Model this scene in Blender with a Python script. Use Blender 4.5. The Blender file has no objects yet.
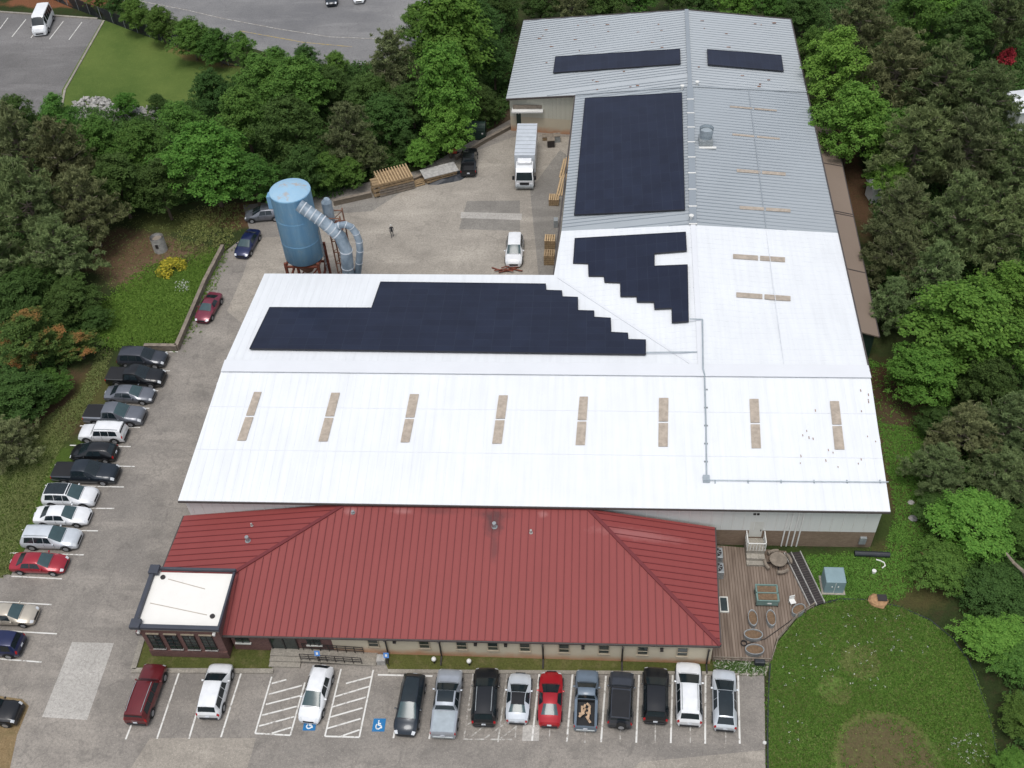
import bpy, math, random
import numpy as np
from mathutils import Vector, Matrix
random.seed(7); np.random.seed(7)
R = math.radians
scene = bpy.context.scene
COL = scene.collection

# ------------------------------------------------------------------ camera
FPX, PITCH, ROLL, YAW, CAMH = 1050.0, R(46), R(-3.5), R(-5.84), 75.0
def cam_axes():
    cy, sy = math.cos(YAW), math.sin(YAW)
    f = Vector((sy*math.cos(PITCH), cy*math.cos(PITCH), -math.sin(PITCH)))
    r = Vector((cy, -sy, 0)); u = r.cross(f)
    return (math.cos(ROLL)*r+math.sin(ROLL)*u, -math.sin(ROLL)*r+math.cos(ROLL)*u, f)
CR, CU, CF = cam_axes()
CAM = Vector((0, 0, CAMH))
def ray(px, py): return (px-512)/FPX*CR-(py-384)/FPX*CU+CF
def P(px, py, z=0.0):
    d = ray(px, py); return CAM+d*((z-CAMH)/d.z)
def PY(px, py, Y):
    d = ray(px, py); return CAM+d*(Y/d.y)
def PX(px, py, X):
    d = ray(px, py); return CAM+d*(X/d.x)
class Plane:
    def __init__(s, a, b, c):
        s.p = Vector(a); n = (Vector(b)-s.p).cross(Vector(c)-s.p).normalized()
        s.n = n if n.z > 0 else -n
    def at(s, px, py, off=0.0):
        d = ray(px, py); return CAM+d*((s.p-CAM).dot(s.n)/d.dot(s.n))+s.n*off
    def z(s, x, y): return s.p.z-(s.n.x*(x-s.p.x)+s.n.y*(y-s.p.y))/s.n.z
cd = bpy.data.cameras.new('camera'); co = bpy.data.objects.new('camera', cd); COL.objects.link(co)
co.matrix_world = Matrix(((CR.x, CU.x, -CF.x, 0), (CR.y, CU.y, -CF.y, 0), (CR.z, CU.z, -CF.z, CAMH), (0, 0, 0, 1)))
cd.sensor_width = 36; cd.lens = 36*FPX/1024; cd.clip_end = 3000; scene.camera = co

# ------------------------------------------------------------------ materials
def C(r, g, b, k=1.0):
    f = lambda v: k*((v/255/12.92) if v/255 <= .04045 else ((v/255+.055)/1.055)**2.4)
    return (f(r), f(g), f(b), 1)
class NT:
    def __init__(s, name):
        s.m = bpy.data.materials.new(name); s.m.use_nodes = True
        s.t = s.m.node_tree; s.t.nodes.clear()
        s.out = s.n('ShaderNodeOutputMaterial'); s.b = s.n('ShaderNodeBsdfPrincipled')
        s.l(s.b.outputs[0], s.out.inputs[0]); s.tc = s.n('ShaderNodeTexCoord')
    def n(s, t, **k):
        o = s.t.nodes.new(t)
        for a, v in k.items(): setattr(o, a, v)
        return o
    def l(s, a, b): s.t.links.new(a, b)
    def noise(s, scale, detail=4, rough=.6, vec=None, dist=0):
        o = s.n('ShaderNodeTexNoise'); o.inputs['Scale'].default_value = scale
        o.inputs['Detail'].default_value = detail; o.inputs['Roughness'].default_value = rough
        o.inputs['Distortion'].default_value = dist
        s.l(vec or s.tc.outputs['Object'], o.inputs['Vector']); return o.outputs['Fac']
    def ramp(s, fac, a, b, ca=(0, 0, 0, 1), cb=(1, 1, 1, 1)):
        o = s.n('ShaderNodeValToRGB'); e = o.color_ramp.elements
        e[0].position = a; e[1].position = b; e[0].color = ca; e[1].color = cb
        s.l(fac, o.inputs[0]); return o.outputs[0]
    def mix(s, fac, a, b, mode='MIX'):
        o = s.n('ShaderNodeMix', data_type='RGBA', blend_type=mode)
        for sock, v in ((o.inputs[0], fac), (o.inputs[6], a), (o.inputs[7], b)):
            if isinstance(v, (tuple, float, int)): sock.default_value = v
            else: s.l(v, sock)
        return o.outputs[2]
    def math(s, op, a, b=0.0, clamp=False):
        o = s.n('ShaderNodeMath', operation=op, use_clamp=clamp)
        for i, v in enumerate((a, b)):
            if isinstance(v, (float, int)): o.inputs[i].default_value = v
            else: s.l(v, o.inputs[i])
        return o.outputs[0]
    def mapping(s, loc=(0, 0, 0), rot=(0, 0, 0), sc=(1, 1, 1), src='Object', typ='POINT'):
        o = s.n('ShaderNodeMapping', vector_type=typ); o.inputs[1].default_value = loc
        o.inputs[2].default_value = rot; o.inputs[3].default_value = sc
        s.l(s.tc.outputs[src], o.inputs[0]); return o.outputs[0]
    def bump(s, h, strength=.3, dist=.05):
        o = s.n('ShaderNodeBump'); o.inputs['Strength'].default_value = strength
        o.inputs['Distance'].default_value = dist
        s.l(h, o.inputs['Height']); s.l(o.outputs[0], s.b.inputs['Normal'])
    def base(s, c):
        if isinstance(c, tuple): s.b.inputs['Base Color'].default_value = c
        else: s.l(c, s.b.inputs['Base Color'])
    def fin(s, rough=.6, metal=0, spec=.5, coat=0):
        s.b.inputs['Roughness'].default_value = rough; s.b.inputs['Metallic'].default_value = metal
        s.b.inputs['Specular IOR Level'].default_value = spec; s.b.inputs['Coat Weight'].default_value = coat
        s.b.inputs['Coat Roughness'].default_value = .08
        return s.m
def dk(c, k): return (c[0]*k, c[1]*k, c[2]*k, 1)
def simple(name, c, rough=.6, metal=0, var=.15, sc=1.2, spec=.5, coat=0, c2=None, bump=0):
    t = NT(name); n = t.noise(sc, 5)
    col = t.mix(t.ramp(n, .35, .68), dk(c, 1-var), c2 or dk(c, 1+var*.6))
    t.base(col)
    if bump: t.bump(t.noise(sc*9, 3), bump, .03)
    return t.fin(rough, metal, spec, coat)
M = {}
def asphalt(name, c, warm, spots=1.0):
    t = NT(name)
    big = t.noise(.055, 5, .62); mid = t.noise(.45, 5, .65, dist=.4); fine = t.noise(4.5, 5, .85)
    streak = t.noise(.5, 5, .6, vec=t.mapping(sc=(.22, 1.0, 1), rot=(0, 0, .2)))
    col = t.mix(t.ramp(big, .36, .64), dk(c, .70), dk(warm, .92))
    col = t.mix(t.math('MULTIPLY', t.ramp(mid, .46, .70), .55*spots), col, dk(c, .46))
    col = t.mix(t.math('MULTIPLY', t.ramp(streak, .52, .66), .34), col, dk(warm, 1.22))
    col = t.mix(t.math('MULTIPLY', t.ramp(fine, .44, .62), .6), col, dk(c, .50))
    col = t.mix(t.math('MULTIPLY', t.ramp(t.noise(11, 2, .8), .58, .7), .45), col, dk(warm, 1.6))
    col = t.mix(t.math('MULTIPLY', t.ramp(t.noise(.75, 3, .5, dist=1.2), .62, .70), .35*spots), col, dk(c, .42))
    v = t.n('ShaderNodeTexVoronoi', feature='DISTANCE_TO_EDGE'); v.inputs['Scale'].default_value = .16
    d = t.n('ShaderNodeVectorMath', operation='ADD'); nn = t.n('ShaderNodeTexNoise'); nn.inputs['Scale'].default_value = .5
    t.l(t.tc.outputs['Object'], nn.inputs['Vector']); sc = t.n('ShaderNodeVectorMath', operation='SCALE'); sc.inputs[3].default_value = 3.0
    t.l(nn.outputs['Color'], sc.inputs[0]); t.l(t.tc.outputs['Object'], d.inputs[0]); t.l(sc.outputs[0], d.inputs[1]); t.l(d.outputs[0], v.inputs['Vector'])
    crack = t.ramp(v.outputs[0], .004, .014, (1, 1, 1, 1), (0, 0, 0, 1))
    col = t.mix(t.math('MULTIPLY', crack, .26), col, dk(c, .45))
    t.base(col); t.bump(fine, .25, .02); return t.fin(.88, spec=.25)
M['lot'] = asphalt('worn_asphalt', C(146, 141, 135), C(162, 155, 146))
M['yard'] = asphalt('pale_yard_paving', C(164, 157, 147), C(178, 171, 160), .7)
M['drive'] = asphalt('drive_concrete', C(164, 157, 147), C(180, 172, 160), .7)
M['patch_pale'] = asphalt('pale_repair_concrete', C(182, 178, 171), C(192, 188, 182), .2)
M['patch_dark'] = asphalt('dark_repair_asphalt', C(142, 138, 132), C(152, 148, 141), .6)
M['road'] = asphalt('road_asphalt', C(132, 132, 134), C(144, 143, 142), .3)
M['lot_far'] = asphalt('far_lot_asphalt', C(122, 120, 119), C(134, 132, 131), .3)
M['concrete'] = asphalt('kerb_concrete', C(158, 152, 142), C(176, 170, 158), .6)
def paint(name, c, wear=.5):
    t = NT(name); n = t.noise(2.2, 6, .75)
    t.base(t.mix(t.ramp(n, wear-.03, wear+.09), c, C(140, 134, 127))); return t.fin(.8, spec=.25)
M['line'] = paint('worn_white_line_paint', C(214, 213, 208), .56)
M['line_faint'] = paint('faded_white_line_paint', C(186, 184, 178), .46)
M['yellow'] = paint('faded_yellow_line_paint', C(170, 150, 90), .47)
M['blue_paint'] = paint('blue_disabled_bay_paint', C(40, 112, 165), .62)
M['sym'] = paint('white_symbol_paint', C(215, 222, 226), .62)

def ellmask(t, px, py, rx, ry, rot=0, edge=.25, jag=.9):
    c = P(px, py)
    v = t.mapping(loc=(c.x, c.y, 0), rot=(0, 0, rot), sc=(rx, ry, 1e4), typ='TEXTURE')
    g = t.n('ShaderNodeTexGradient', gradient_type='SPHERICAL'); t.l(v, g.inputs[0])
    s = t.math('ADD', g.outputs['Fac'], t.math('MULTIPLY', t.math('SUBTRACT', t.noise(.35, 6, .7), .5), jag))
    return t.ramp(s, .22, .22+edge)
def grass(name, c1, c2, dirt, masks, dens=.5, fine_dark=.5):
    t = NT(name)
    big = t.noise(.09, 5, .6); mid = t.noise(.9, 6, .7); fine = t.noise(6, 4, .8)
    col = t.mix(t.ramp(big, .38, .62), c1, c2)
    col = t.mix(t.math('MULTIPLY', t.ramp(mid, dens, dens+.18), .75), col, dirt)
    for (m, cc, k) in masks:
        col = t.mix(t.math('MULTIPLY', ellmask(t, *m), k), col, cc)
    col = t.mix(t.math('MULTIPLY', t.ramp(t.noise(1.7, 5, .75), .52, .68), .3), col, dk(c2, 1.35))
    col = t.mix(t.math('MULTIPLY', t.ramp(fine, .45, .66), fine_dark), col, dk(c1, .40))
    col = t.mix(t.math('MULTIPLY', t.ramp(t.noise(9, 3, .8), .55, .7), .35), col, dk(c2, 1.6))
    t.base(col); t.bump(fine, .6, .08); return t.fin(.95, spec=.1)
DIRT = C(92, 76, 62); DGREEN = C(62, 82, 36)
M['ground'] = grass('rough_ground', C(44, 56, 30), C(60, 70, 40), C(66, 54, 42), [
    ((150, 262, 8, 7), C(112, 90, 72), .95), ((115, 250, 7, 6), C(100, 80, 62), .9), ((180, 222, 9, 3), C(84, 88, 46), .6),
    ((185, 300, 7, 8), C(58, 84, 32), .9), ((60, 410, 6, 9), C(86, 68, 52), .95), ((25, 500, 8, 13), C(76, 96, 40), .95),
    ((95, 395, 4, 6), C(84, 84, 48), .8), ((890, 470, 5, 18), C(62, 76, 38), .9), ((895, 395, 4, 8), C(76, 54, 42), .95),
    ((850, 180, 3, 16), C(86, 62, 48), .9), ((905, 430, 4, 7), C(90, 78, 60), .6), ((900, 480, 2.5, 9), C(92, 74, 56), .8), ((850, 575, 9, 4), C(66, 88, 38), .9),
    ((905, 575, 5, 5), C(86, 78, 50), .7), ((500, 120, 7, 4), C(96, 80, 68), .9), ((240, 215, 6, 4), C(104, 76, 60), .8), ((60, 2, 14, 3), C(130, 84, 62), .9)], .5)
M['lawn'] = grass('mown_lawn', C(76, 96, 46), C(94, 110, 56), C(104, 108, 66), [((205, 56, 10, 3, -.45), C(128, 98, 72), .6)], .62, .25)
M['meadow'] = grass('rough_meadow', C(76, 106, 46), C(102, 126, 62), C(112, 120, 72), [
    ((888, 762, 4.6, 4.8, 0, .12, .35), C(82, 68, 58), 1.0), ((880, 742, 7.0, 7.5, 0, .3, .6), C(104, 94, 64), .55), ((860, 660, 7, 2.5), C(96, 84, 60), .5), ((930, 690, 4, 6), C(98, 104, 56), .6)], .56)
M['verge'] = grass('front_lawn_strip', C(72, 80, 40), C(94, 96, 54), C(112, 104, 74), [], .5)
M['gravel'] = grass('bare_verge', C(128, 108, 78), C(146, 128, 98), C(110, 100, 70), [], .5)
M['mulch'] = grass('flower_border_soil', C(110, 100, 78), C(150, 144, 122), C(196, 196, 188), [], .46)

def roofmat(name, c, dirt, stain=.3, sc=.25, rough=.5, metal=0, stripe=None, masks=()):
    t = NT(name)
    col = t.mix(t.ramp(t.noise(sc, 6, .65), .35, .7), c, dk(c, .95))
    col = t.mix(t.math('MULTIPLY', t.ramp(t.noise(1.1, 7, .8), .60, .78), stain), col, dirt)
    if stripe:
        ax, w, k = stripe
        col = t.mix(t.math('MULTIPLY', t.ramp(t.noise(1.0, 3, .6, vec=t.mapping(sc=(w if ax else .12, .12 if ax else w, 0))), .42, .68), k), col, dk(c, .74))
    for (m, cc, k) in masks: col = t.mix(t.math('MULTIPLY', ellmask(t, *m), k), col, cc)
    t.base(col); return t.fin(rough, metal, spec=.35)
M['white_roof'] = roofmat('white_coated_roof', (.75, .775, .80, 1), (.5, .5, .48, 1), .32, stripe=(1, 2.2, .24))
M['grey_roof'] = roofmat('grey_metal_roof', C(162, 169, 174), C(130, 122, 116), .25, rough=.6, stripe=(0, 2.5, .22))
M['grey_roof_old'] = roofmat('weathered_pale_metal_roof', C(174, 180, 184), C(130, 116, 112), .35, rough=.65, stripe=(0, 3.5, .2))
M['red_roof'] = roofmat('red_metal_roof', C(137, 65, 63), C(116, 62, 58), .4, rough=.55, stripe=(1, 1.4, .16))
RO = Vector((-12, 45, 0))
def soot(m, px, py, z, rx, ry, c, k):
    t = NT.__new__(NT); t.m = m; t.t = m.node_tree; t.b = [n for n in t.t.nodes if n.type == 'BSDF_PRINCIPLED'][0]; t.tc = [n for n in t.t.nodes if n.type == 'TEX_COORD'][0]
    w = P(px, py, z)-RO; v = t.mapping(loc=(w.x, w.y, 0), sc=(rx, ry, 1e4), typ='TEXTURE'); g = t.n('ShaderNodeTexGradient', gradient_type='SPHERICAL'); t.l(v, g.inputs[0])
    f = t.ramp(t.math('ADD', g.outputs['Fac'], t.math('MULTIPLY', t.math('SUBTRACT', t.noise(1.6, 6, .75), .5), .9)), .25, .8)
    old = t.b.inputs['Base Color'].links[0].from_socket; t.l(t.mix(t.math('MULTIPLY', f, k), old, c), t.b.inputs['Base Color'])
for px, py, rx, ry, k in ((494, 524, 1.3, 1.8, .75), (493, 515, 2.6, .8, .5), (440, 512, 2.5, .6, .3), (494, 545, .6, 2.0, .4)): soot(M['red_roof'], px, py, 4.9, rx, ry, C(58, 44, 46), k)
for px, py, rx, ry, k in ((352, 512, 1.0, .6, .5), (403, 512, 1.5, .5, .4), (543, 515, .7, .5, .4), (640, 530, 6, .9, .35)): soot(M['red_roof'], px, py, 4.9, rx, ry, C(178, 130, 128), k)
M['red_rib'] = roofmat('red_roof_seam', C(108, 45, 48), C(96, 42, 46), .2, rough=.55)
M['white_rib'] = roofmat('white_roof_seam', (.70, .72, .75, 1), (.5, .5, .48, 1), .1)
M['grey_rib'] = roofmat('grey_roof_seam', C(140, 148, 155), C(120, 120, 124), .2)
M['leanto'] = roofmat('tan_leanto_roof', C(132, 118, 106), C(110, 92, 80), .5, sc=.5, rough=.8)
M['membrane'] = roofmat('white_membrane_roof', C(232, 230, 224), C(170, 156, 140), .35, sc=.5)
M['skylight'] = simple('tan_fibreglass_panel', C(172, 160, 146), .5, var=.22, sc=2.5)
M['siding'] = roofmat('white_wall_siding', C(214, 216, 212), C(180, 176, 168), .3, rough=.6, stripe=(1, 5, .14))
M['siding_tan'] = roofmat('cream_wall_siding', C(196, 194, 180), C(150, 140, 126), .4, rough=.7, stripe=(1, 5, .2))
def brick(name, c1, c2, mort, sc=1.0):
    t = NT(name); b = t.n('ShaderNodeTexBrick'); m = t.n('ShaderNodeMapping'); m.inputs[2].default_value = (R(90), 0, 0)
    t.l(t.tc.outputs['Object'], m.inputs[0]); t.l(m.outputs[0], b.inputs[0])
    b.inputs['Scale'].default_value = sc*3; b.inputs['Color1'].default_value = c1; b.inputs['Color2'].default_value = c2
    b.inputs['Mortar'].default_value = mort; b.inputs['Mortar Size'].default_value = .018
    col = t.mix(t.math('MULTIPLY', t.ramp(t.noise(.8, 6, .7), .45, .7), .35), b.outputs[0], dk(c1, .6))
    t.base(col); return t.fin(.85, spec=.2)
M['brick'] = brick('maroon_brick', C(112, 82, 76), C(94, 68, 66), C(130, 110, 106))
M['brick_tan'] = brick('tan_block_base', C(140, 122, 104), C(126, 108, 92), C(120, 108, 96), .6)
M['block_wall'] = brick('weathered_block_wall', C(128, 116, 102), C(108, 100, 88), C(96, 90, 80), .5)
t = NT('cream_render_wall'); z = t.n('ShaderNodeSeparateXYZ'); t.l(t.tc.outputs['Object'], z.inputs[0])
zz = t.math('ADD', z.outputs[2], t.math('MULTIPLY', t.math('SUBTRACT', t.noise(.6, 5, .7), .5), 1.5))
t.base(t.mix(t.ramp(zz, .1, .9), C(186, 142, 112), t.mix(t.noise(.6, 5), C(204, 194, 172), C(184, 174, 154)))); M['cream'] = t.fin(.85, spec=.2)
def panels(name, sx, sy):
    t = NT(name); b = t.n('ShaderNodeTexBrick', offset=0.0); m = t.mapping()
    t.l(m, b.inputs[0]); b.inputs['Scale'].default_value = 1; b.inputs['Brick Width'].default_value = sx; b.inputs['Row Height'].default_value = sy
    b.inputs['Color1'].default_value = C(34, 39, 56); b.inputs['Color2'].default_value = C(38, 44, 62); b.inputs['Mortar'].default_value = C(50, 56, 70)
    b.inputs['Mortar Size'].default_value = .018
    c = t.mix(t.math('MULTIPLY', t.ramp(t.noise(.35, 4), .4, .7), .5), b.outputs[0], C(28, 32, 46))
    t.base(c); return t.fin(.32, spec=.22)
M['solar'] = panels('dark_blue_solar_cells', 1.02, 1.75); M['solar_w'] = panels('dark_blue_solar_cells_landscape', 1.75, 1.02)
M['panel_edge'] = simple('black_panel_frame', C(34, 36, 44), .5)
M['dark_trim'] = simple('dark_grey_coping', C(62, 66, 76), .55, var=.12)
M['dark'] = simple('dark_bronze_metal', C(46, 42, 42), .6); M['gutter'] = simple('dark_eave_gutter', C(74, 68, 66), .7)
M['glassw'] = simple('window_glass', C(42, 54, 54), .12, var=.3, spec=.7); M['white'] = simple('white_painted_metal', C(222, 222, 218), .5, var=.08)
M['off_white'] = simple('off_white_plastic', C(205, 205, 198), .5, var=.08)
M['pipe_grey'] = simple('pale_grey_conduit', C(170, 180, 186), .45, .3); M['galv'] = simple('galvanised_steel', C(158, 164, 166), .45, .35, var=.2, sc=3)
t = NT('pale_blue_tank_paint'); st_ = t.noise(.9, 6, .7, vec=t.mapping(sc=(1.6, 1.6, .14))); t.base(t.mix(t.ramp(st_, .34, .68), C(104, 152, 188), t.mix(t.ramp(t.noise(1.5, 5, .7), .5, .7), C(134, 178, 206), C(158, 184, 198)))); M['blue'] = t.fin(.6)
t = NT('pale_blue_tank_top_with_rust'); g = t.math('MULTIPLY', t.ramp(t.noise(.8, 6, .7), .54, .64), .7)
t.base(t.mix(g, t.mix(t.noise(1, 4), C(132, 174, 204), C(158, 188, 206)), C(170, 150, 132))); M['blue_top'] = t.fin(.6)
t = NT('galvanised_duct'); t.base(t.mix(t.ramp(t.noise(.9, 5, .6, vec=t.mapping(sc=(1, 1, .6))), .35, .65), C(112, 128, 142), C(162, 176, 188))); M['duct'] = t.fin(.5, .25)
M['duct_band'] = simple('duct_band_white', C(200, 206, 212), .5)
M['rust'] = simple('rusty_steel', C(116, 62, 46), .85, var=.35, sc=2.5); M['rust2'] = simple('rusty_cladding', C(140, 104, 86), .85, var=.35, sc=2)
M['wood'] = simple('weathered_timber', C(150, 128, 98), .85, var=.3, sc=2.5); M['wood_new'] = simple('fresh_pine_timber', C(184, 158, 122), .8, var=.2, sc=3)
M['wood_grey'] = simple('grey_old_planks', C(132, 122, 110), .9, var=.3, sc=2)
t = NT('deck_boards'); w = t.n('ShaderNodeTexWave', wave_type='BANDS', bands_direction='X'); w.inputs['Scale'].default_value = 1.35; w.inputs['Distortion'].default_value = 0
t.l(t.tc.outputs['Object'], w.inputs[0]); col = t.mix(t.ramp(t.noise(.8, 5, .6, vec=t.mapping(sc=(3, .3, 1))), .35, .65), C(108, 95, 85), C(140, 126, 114))
col = t.mix(t.ramp(w.outputs[1], .02, .12, (1, 1, 1, 1), (0, 0, 0, 1)), col, C(84, 70, 60)); t.base(col); M['deck'] = t.fin(.9, spec=.2)
M['green_box'] = simple('grey_green_enamel', C(112, 138, 132), .5, var=.1); M['teal_box'] = simple('pale_blue_green_enamel', C(128, 150, 156), .5, var=.1)
M['soil'] = simple('planter_soil', C(118, 96, 74), .95, var=.35, sc=6, bump=.5); M['tarp'] = simple('black_tarpaulin', C(44, 48, 54), .5, var=.3, sc=2, bump=.5)
M['stone'] = simple('pale_stone', C(168, 166, 162), .9, var=.3, sc=3); M['rock_tan'] = simple('tan_rock', C(168, 132, 96), .9, var=.3, sc=3)
M['red_plastic'] = simple('red_plastic', C(188, 72, 52), .5); M['sign_blue'] = simple('blue_sign_face', C(84, 136, 204), .5, var=.05)
M['fence'] = simple('black_coated_wire', C(36, 40, 42), .6); M['bark'] = simple('bark', C(96, 84, 72), .95, var=.35, sc=4, bump=.6)
M['bark_pale'] = simple('pale_dead_branch', C(132, 122, 108), .95, var=.3, sc=4)
M['cloth'] = simple('dark_work_clothes', C(52, 56, 62), .9); M['cap'] = simple('pale_cap', C(190, 190, 184), .8); M['skin'] = simple('skin', C(176, 128, 104), .6)
M['green_dark'] = simple('dark_green_enamel', C(34, 56, 48), .55, var=.2); M['cream_trim'] = simple('tan_trim', C(168, 156, 136), .7)

def leafmat(name, c1, c2, c3, trans=.34, patch=.0, pc=None):
    t = NT(name); g = t.n('ShaderNodeNewGeometry'); oi = t.n('ShaderNodeObjectInfo')
    col = t.mix(g.outputs['Random Per Island'], c1, c2)
    col = t.mix(t.math('MULTIPLY', t.ramp(t.noise(.16, 4, .6), .40, .66), .65), col, c3)
    if pc: col = t.mix(t.math('MULTIPLY', t.ramp(t.noise(.2, 3, .6), .50, .6), patch), col, pc)
    hs = t.n('ShaderNodeHueSaturation'); t.l(col, hs.inputs['Color'])
    t.l(t.math('ADD', t.math('MULTIPLY', oi.outputs['Random'], .03), .478), hs.inputs['Hue'])
    t.l(t.math('ADD', t.math('MULTIPLY', t.math('FRACT', t.math('MULTIPLY', oi.outputs['Random'], 7.31)), .4), .78), hs.inputs['Value']); hs.inputs['Saturation'].default_value = .98
    t.base(hs.outputs[0]); t.b.inputs['Roughness'].default_value = .7; t.b.inputs['Specular IOR Level'].default_value = .15
    tr = t.n('ShaderNodeBsdfTranslucent'); t.l(hs.outputs[0], tr.inputs[0]); mx = t.n('ShaderNodeMixShader'); mx.inputs[0].default_value = trans
    t.l(t.b.outputs[0], mx.inputs[1]); t.l(tr.outputs[0], mx.inputs[2]); t.l(mx.outputs[0], t.out.inputs[0])
    return t.m
LM = {
 'dark': leafmat('dark_broad_leaves', C(60, 90, 42), C(86, 118, 58), C(68, 98, 50)),
 'mid': leafmat('mid_green_leaves', C(70, 110, 46), C(102, 140, 62), C(80, 116, 52)),
 'bright': leafmat('bright_spring_leaves', C(80, 126, 48), C(114, 158, 66), C(90, 132, 54)),
 'pine': leafmat('grey_olive_pine_needles', C(88, 108, 66), C(126, 144, 92), C(96, 112, 74), .14),
 'pine_brown': leafmat('brownish_pine_needles', C(92, 104, 68), C(130, 138, 94), C(106, 110, 76), .14),
 'autumn': leafmat('green_leaves_turning_orange', C(58, 88, 40), C(96, 124, 58), C(84, 98, 50), .2, .9, C(166, 122, 68)),
 'red': leafmat('red_leaves', C(150, 40, 48), C(196, 66, 70), C(130, 40, 44)),
 'tuft': leafmat('grass_blades', C(74, 122, 42), C(128, 170, 76), C(98, 136, 56)),
 'tuft_dry': leafmat('dry_mixed_grass_blades', C(92, 110, 56), C(146, 156, 96), C(116, 120, 74)),
 'yellow': leafmat('yellow_flowers', C(96, 120, 40), C(236, 214, 70), C(190, 180, 60)),
 'wflower': leafmat('white_flowers', C(214, 216, 206), C(236, 238, 230), C(200, 205, 190)),
}

# ------------------------------------------------------------------ mesh helpers
class MB:
    def __init__(s): s.v = []; s.f = []; s.mi = []; s.mats = []
    def _m(s, m):
        if m not in s.mats: s.mats.append(m)
        return s.mats.index(m)
    def add(s, vs, fs, m=None):
        o = len(s.v); s.v += [tuple(v) for v in vs]; s.f += [tuple(i+o for i in f) for f in fs]
        k = s._m(m) if m else 0; s.mi += [k]*len(fs); return s
    def box(s, c, d, rz=0, m=None, tilt=None):
        c = Vector(c); hx, hy, hz = d[0]/2, d[1]/2, d[2]/2
        Rm = Matrix.Rotation(rz, 3, 'Z')
        if tilt is not None: Rm = Rm @ tilt
        vs = [c+Rm@Vector((x*hx, y*hy, z*hz)) for z in (-1, 1) for y in (-1, 1) for x in (-1, 1)]
        return s.add(vs, [(0, 2, 3, 1), (4, 5, 7, 6), (0, 1, 5, 4), (2, 6, 7, 3), (0, 4, 6, 2), (1, 3, 7, 5)], m)
    def bar(s, a, b, w, h=None, m=None, up=(0, 0, 1)):
        a = Vector(a); b = Vector(b); d = (b-a); L = d.length; d.normalize(); u = Vector(up)
        if abs(d.dot(u)) > .98: u = Vector((1, 0, 0))
        sd = d.cross(u).normalized()*w/2; uu = sd.cross(d).normalized()*(h or w)/2
        vs = [a-sd-uu, a+sd-uu, a-sd+uu, a+sd+uu, b-sd-uu, b+sd-uu, b-sd+uu, b+sd+uu]
        return s.add(vs, [(0, 1, 3, 2), (4, 6, 7, 5), (0, 4, 5, 1), (2, 3, 7, 6), (0, 2, 6, 4), (1, 5, 7, 3)], m)
    def tube(s, pts, r, n=12, m=None, caps=True):
        pts = [Vector(p) for p in pts]; rs = r if isinstance(r, (list, tuple)) else [r]*len(pts)
        rings = []; prev = None
        for i, p in enumerate(pts):
            d = (pts[min(i+1, len(pts)-1)]-pts[max(i-1, 0)]).normalized()
            if prev is None:
                u = Vector((0, 0, 1)) if abs(d.z) < .9 else Vector((1, 0, 0)); a = d.cross(u).normalized()
            else: a = (prev-d*prev.dot(d)).normalized()
            prev = a; b = d.cross(a)
            rings.append([p+(a*math.cos(2*math.pi*k/n)+b*math.sin(2*math.pi*k/n))*rs[i] for k in range(n)])
        fs = [(i*n+k, i*n+(k+1) % n, (i+1)*n+(k+1) % n, (i+1)*n+k) for i in range(len(pts)-1) for k in range(n)]
        if caps: fs += [tuple(reversed(range(n))), tuple((len(pts)-1)*n+k for k in range(n))]
        return s.add([v for q in rings for v in q], fs, m)
    def prism(s, poly, z0, z1=None, m=None):
        # poly: list of 3D or 2D points; vertical extrusion
        n = len(poly)
        if z1 is None: top = [Vector(p) for p in poly]; bot = [p-Vector((0, 0, z0)) for p in top]
        else: top = [Vector((p[0], p[1], z1)) for p in poly]; bot = [Vector((p[0], p[1], z0)) for p in poly]
        ar = sum(top[i].x*top[(i+1) % n].y-top[(i+1) % n].x*top[i].y for i in range(n))
        if ar < 0: top.reverse(); bot.reverse()
        return s.add(top+bot, [tuple(range(n)), tuple(range(2*n-1, n-1, -1))]+[(i, i+n, (i+1) % n+n, (i+1) % n) for i in range(n)], m)
    def sheet(s, poly, m=None):
        p = [Vector(q) for q in poly]; n = len(p)
        if sum(p[i].x*p[(i+1) % n].y-p[(i+1) % n].x*p[i].y for i in range(n)) < 0: p.reverse()
        return s.add(p, [tuple(range(n))], m)
    def mesh(s, name, mat=None, off=None, smooth=False, bev=0):
        me = bpy.data.meshes.new(name); v = s.v
        if off is not None: v = [(a[0]-off[0], a[1]-off[1], a[2]-off[2]) for a in v]
        me.from_pydata(v, [], s.f); me.update()
        for m in ([mat] if mat else s.mats): me.materials.append(m)
        if not mat: me.polygons.foreach_set('material_index', s.mi)
        if smooth: me.polygons.foreach_set('use_smooth', [True]*len(s.f))
        return me
def link(name, me, parent=None):
    o = bpy.data.objects.new(name, me); COL.objects.link(o)
    if parent: o.parent = parent
    return o
def tag(o, label, cat=None, group=None, kind=None):
    if label: o['label'] = label
    if cat: o['category'] = cat
    if group: o['group'] = group
    if kind: o['kind'] = kind
    return o
def thing(name, label, cat, loc=(0, 0, 0), rz=0, group=None):
    o = link(name, None); o.location = loc; o.rotation_euler = (0, 0, rz); return tag(o, label, cat, group)
def part(name, mb, mat, parent, world=True, smooth=False, bevel=0):
    root = parent
    while root.parent: root = root.parent
    me = mb.mesh(name, mat, root.location if world else None, smooth)
    o = link(name, me, parent)
    if bevel:
        md = o.modifiers.new('bevel', 'BEVEL'); md.width = bevel; md.segments = 2; md.limit_method = 'ANGLE'
    return o
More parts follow.
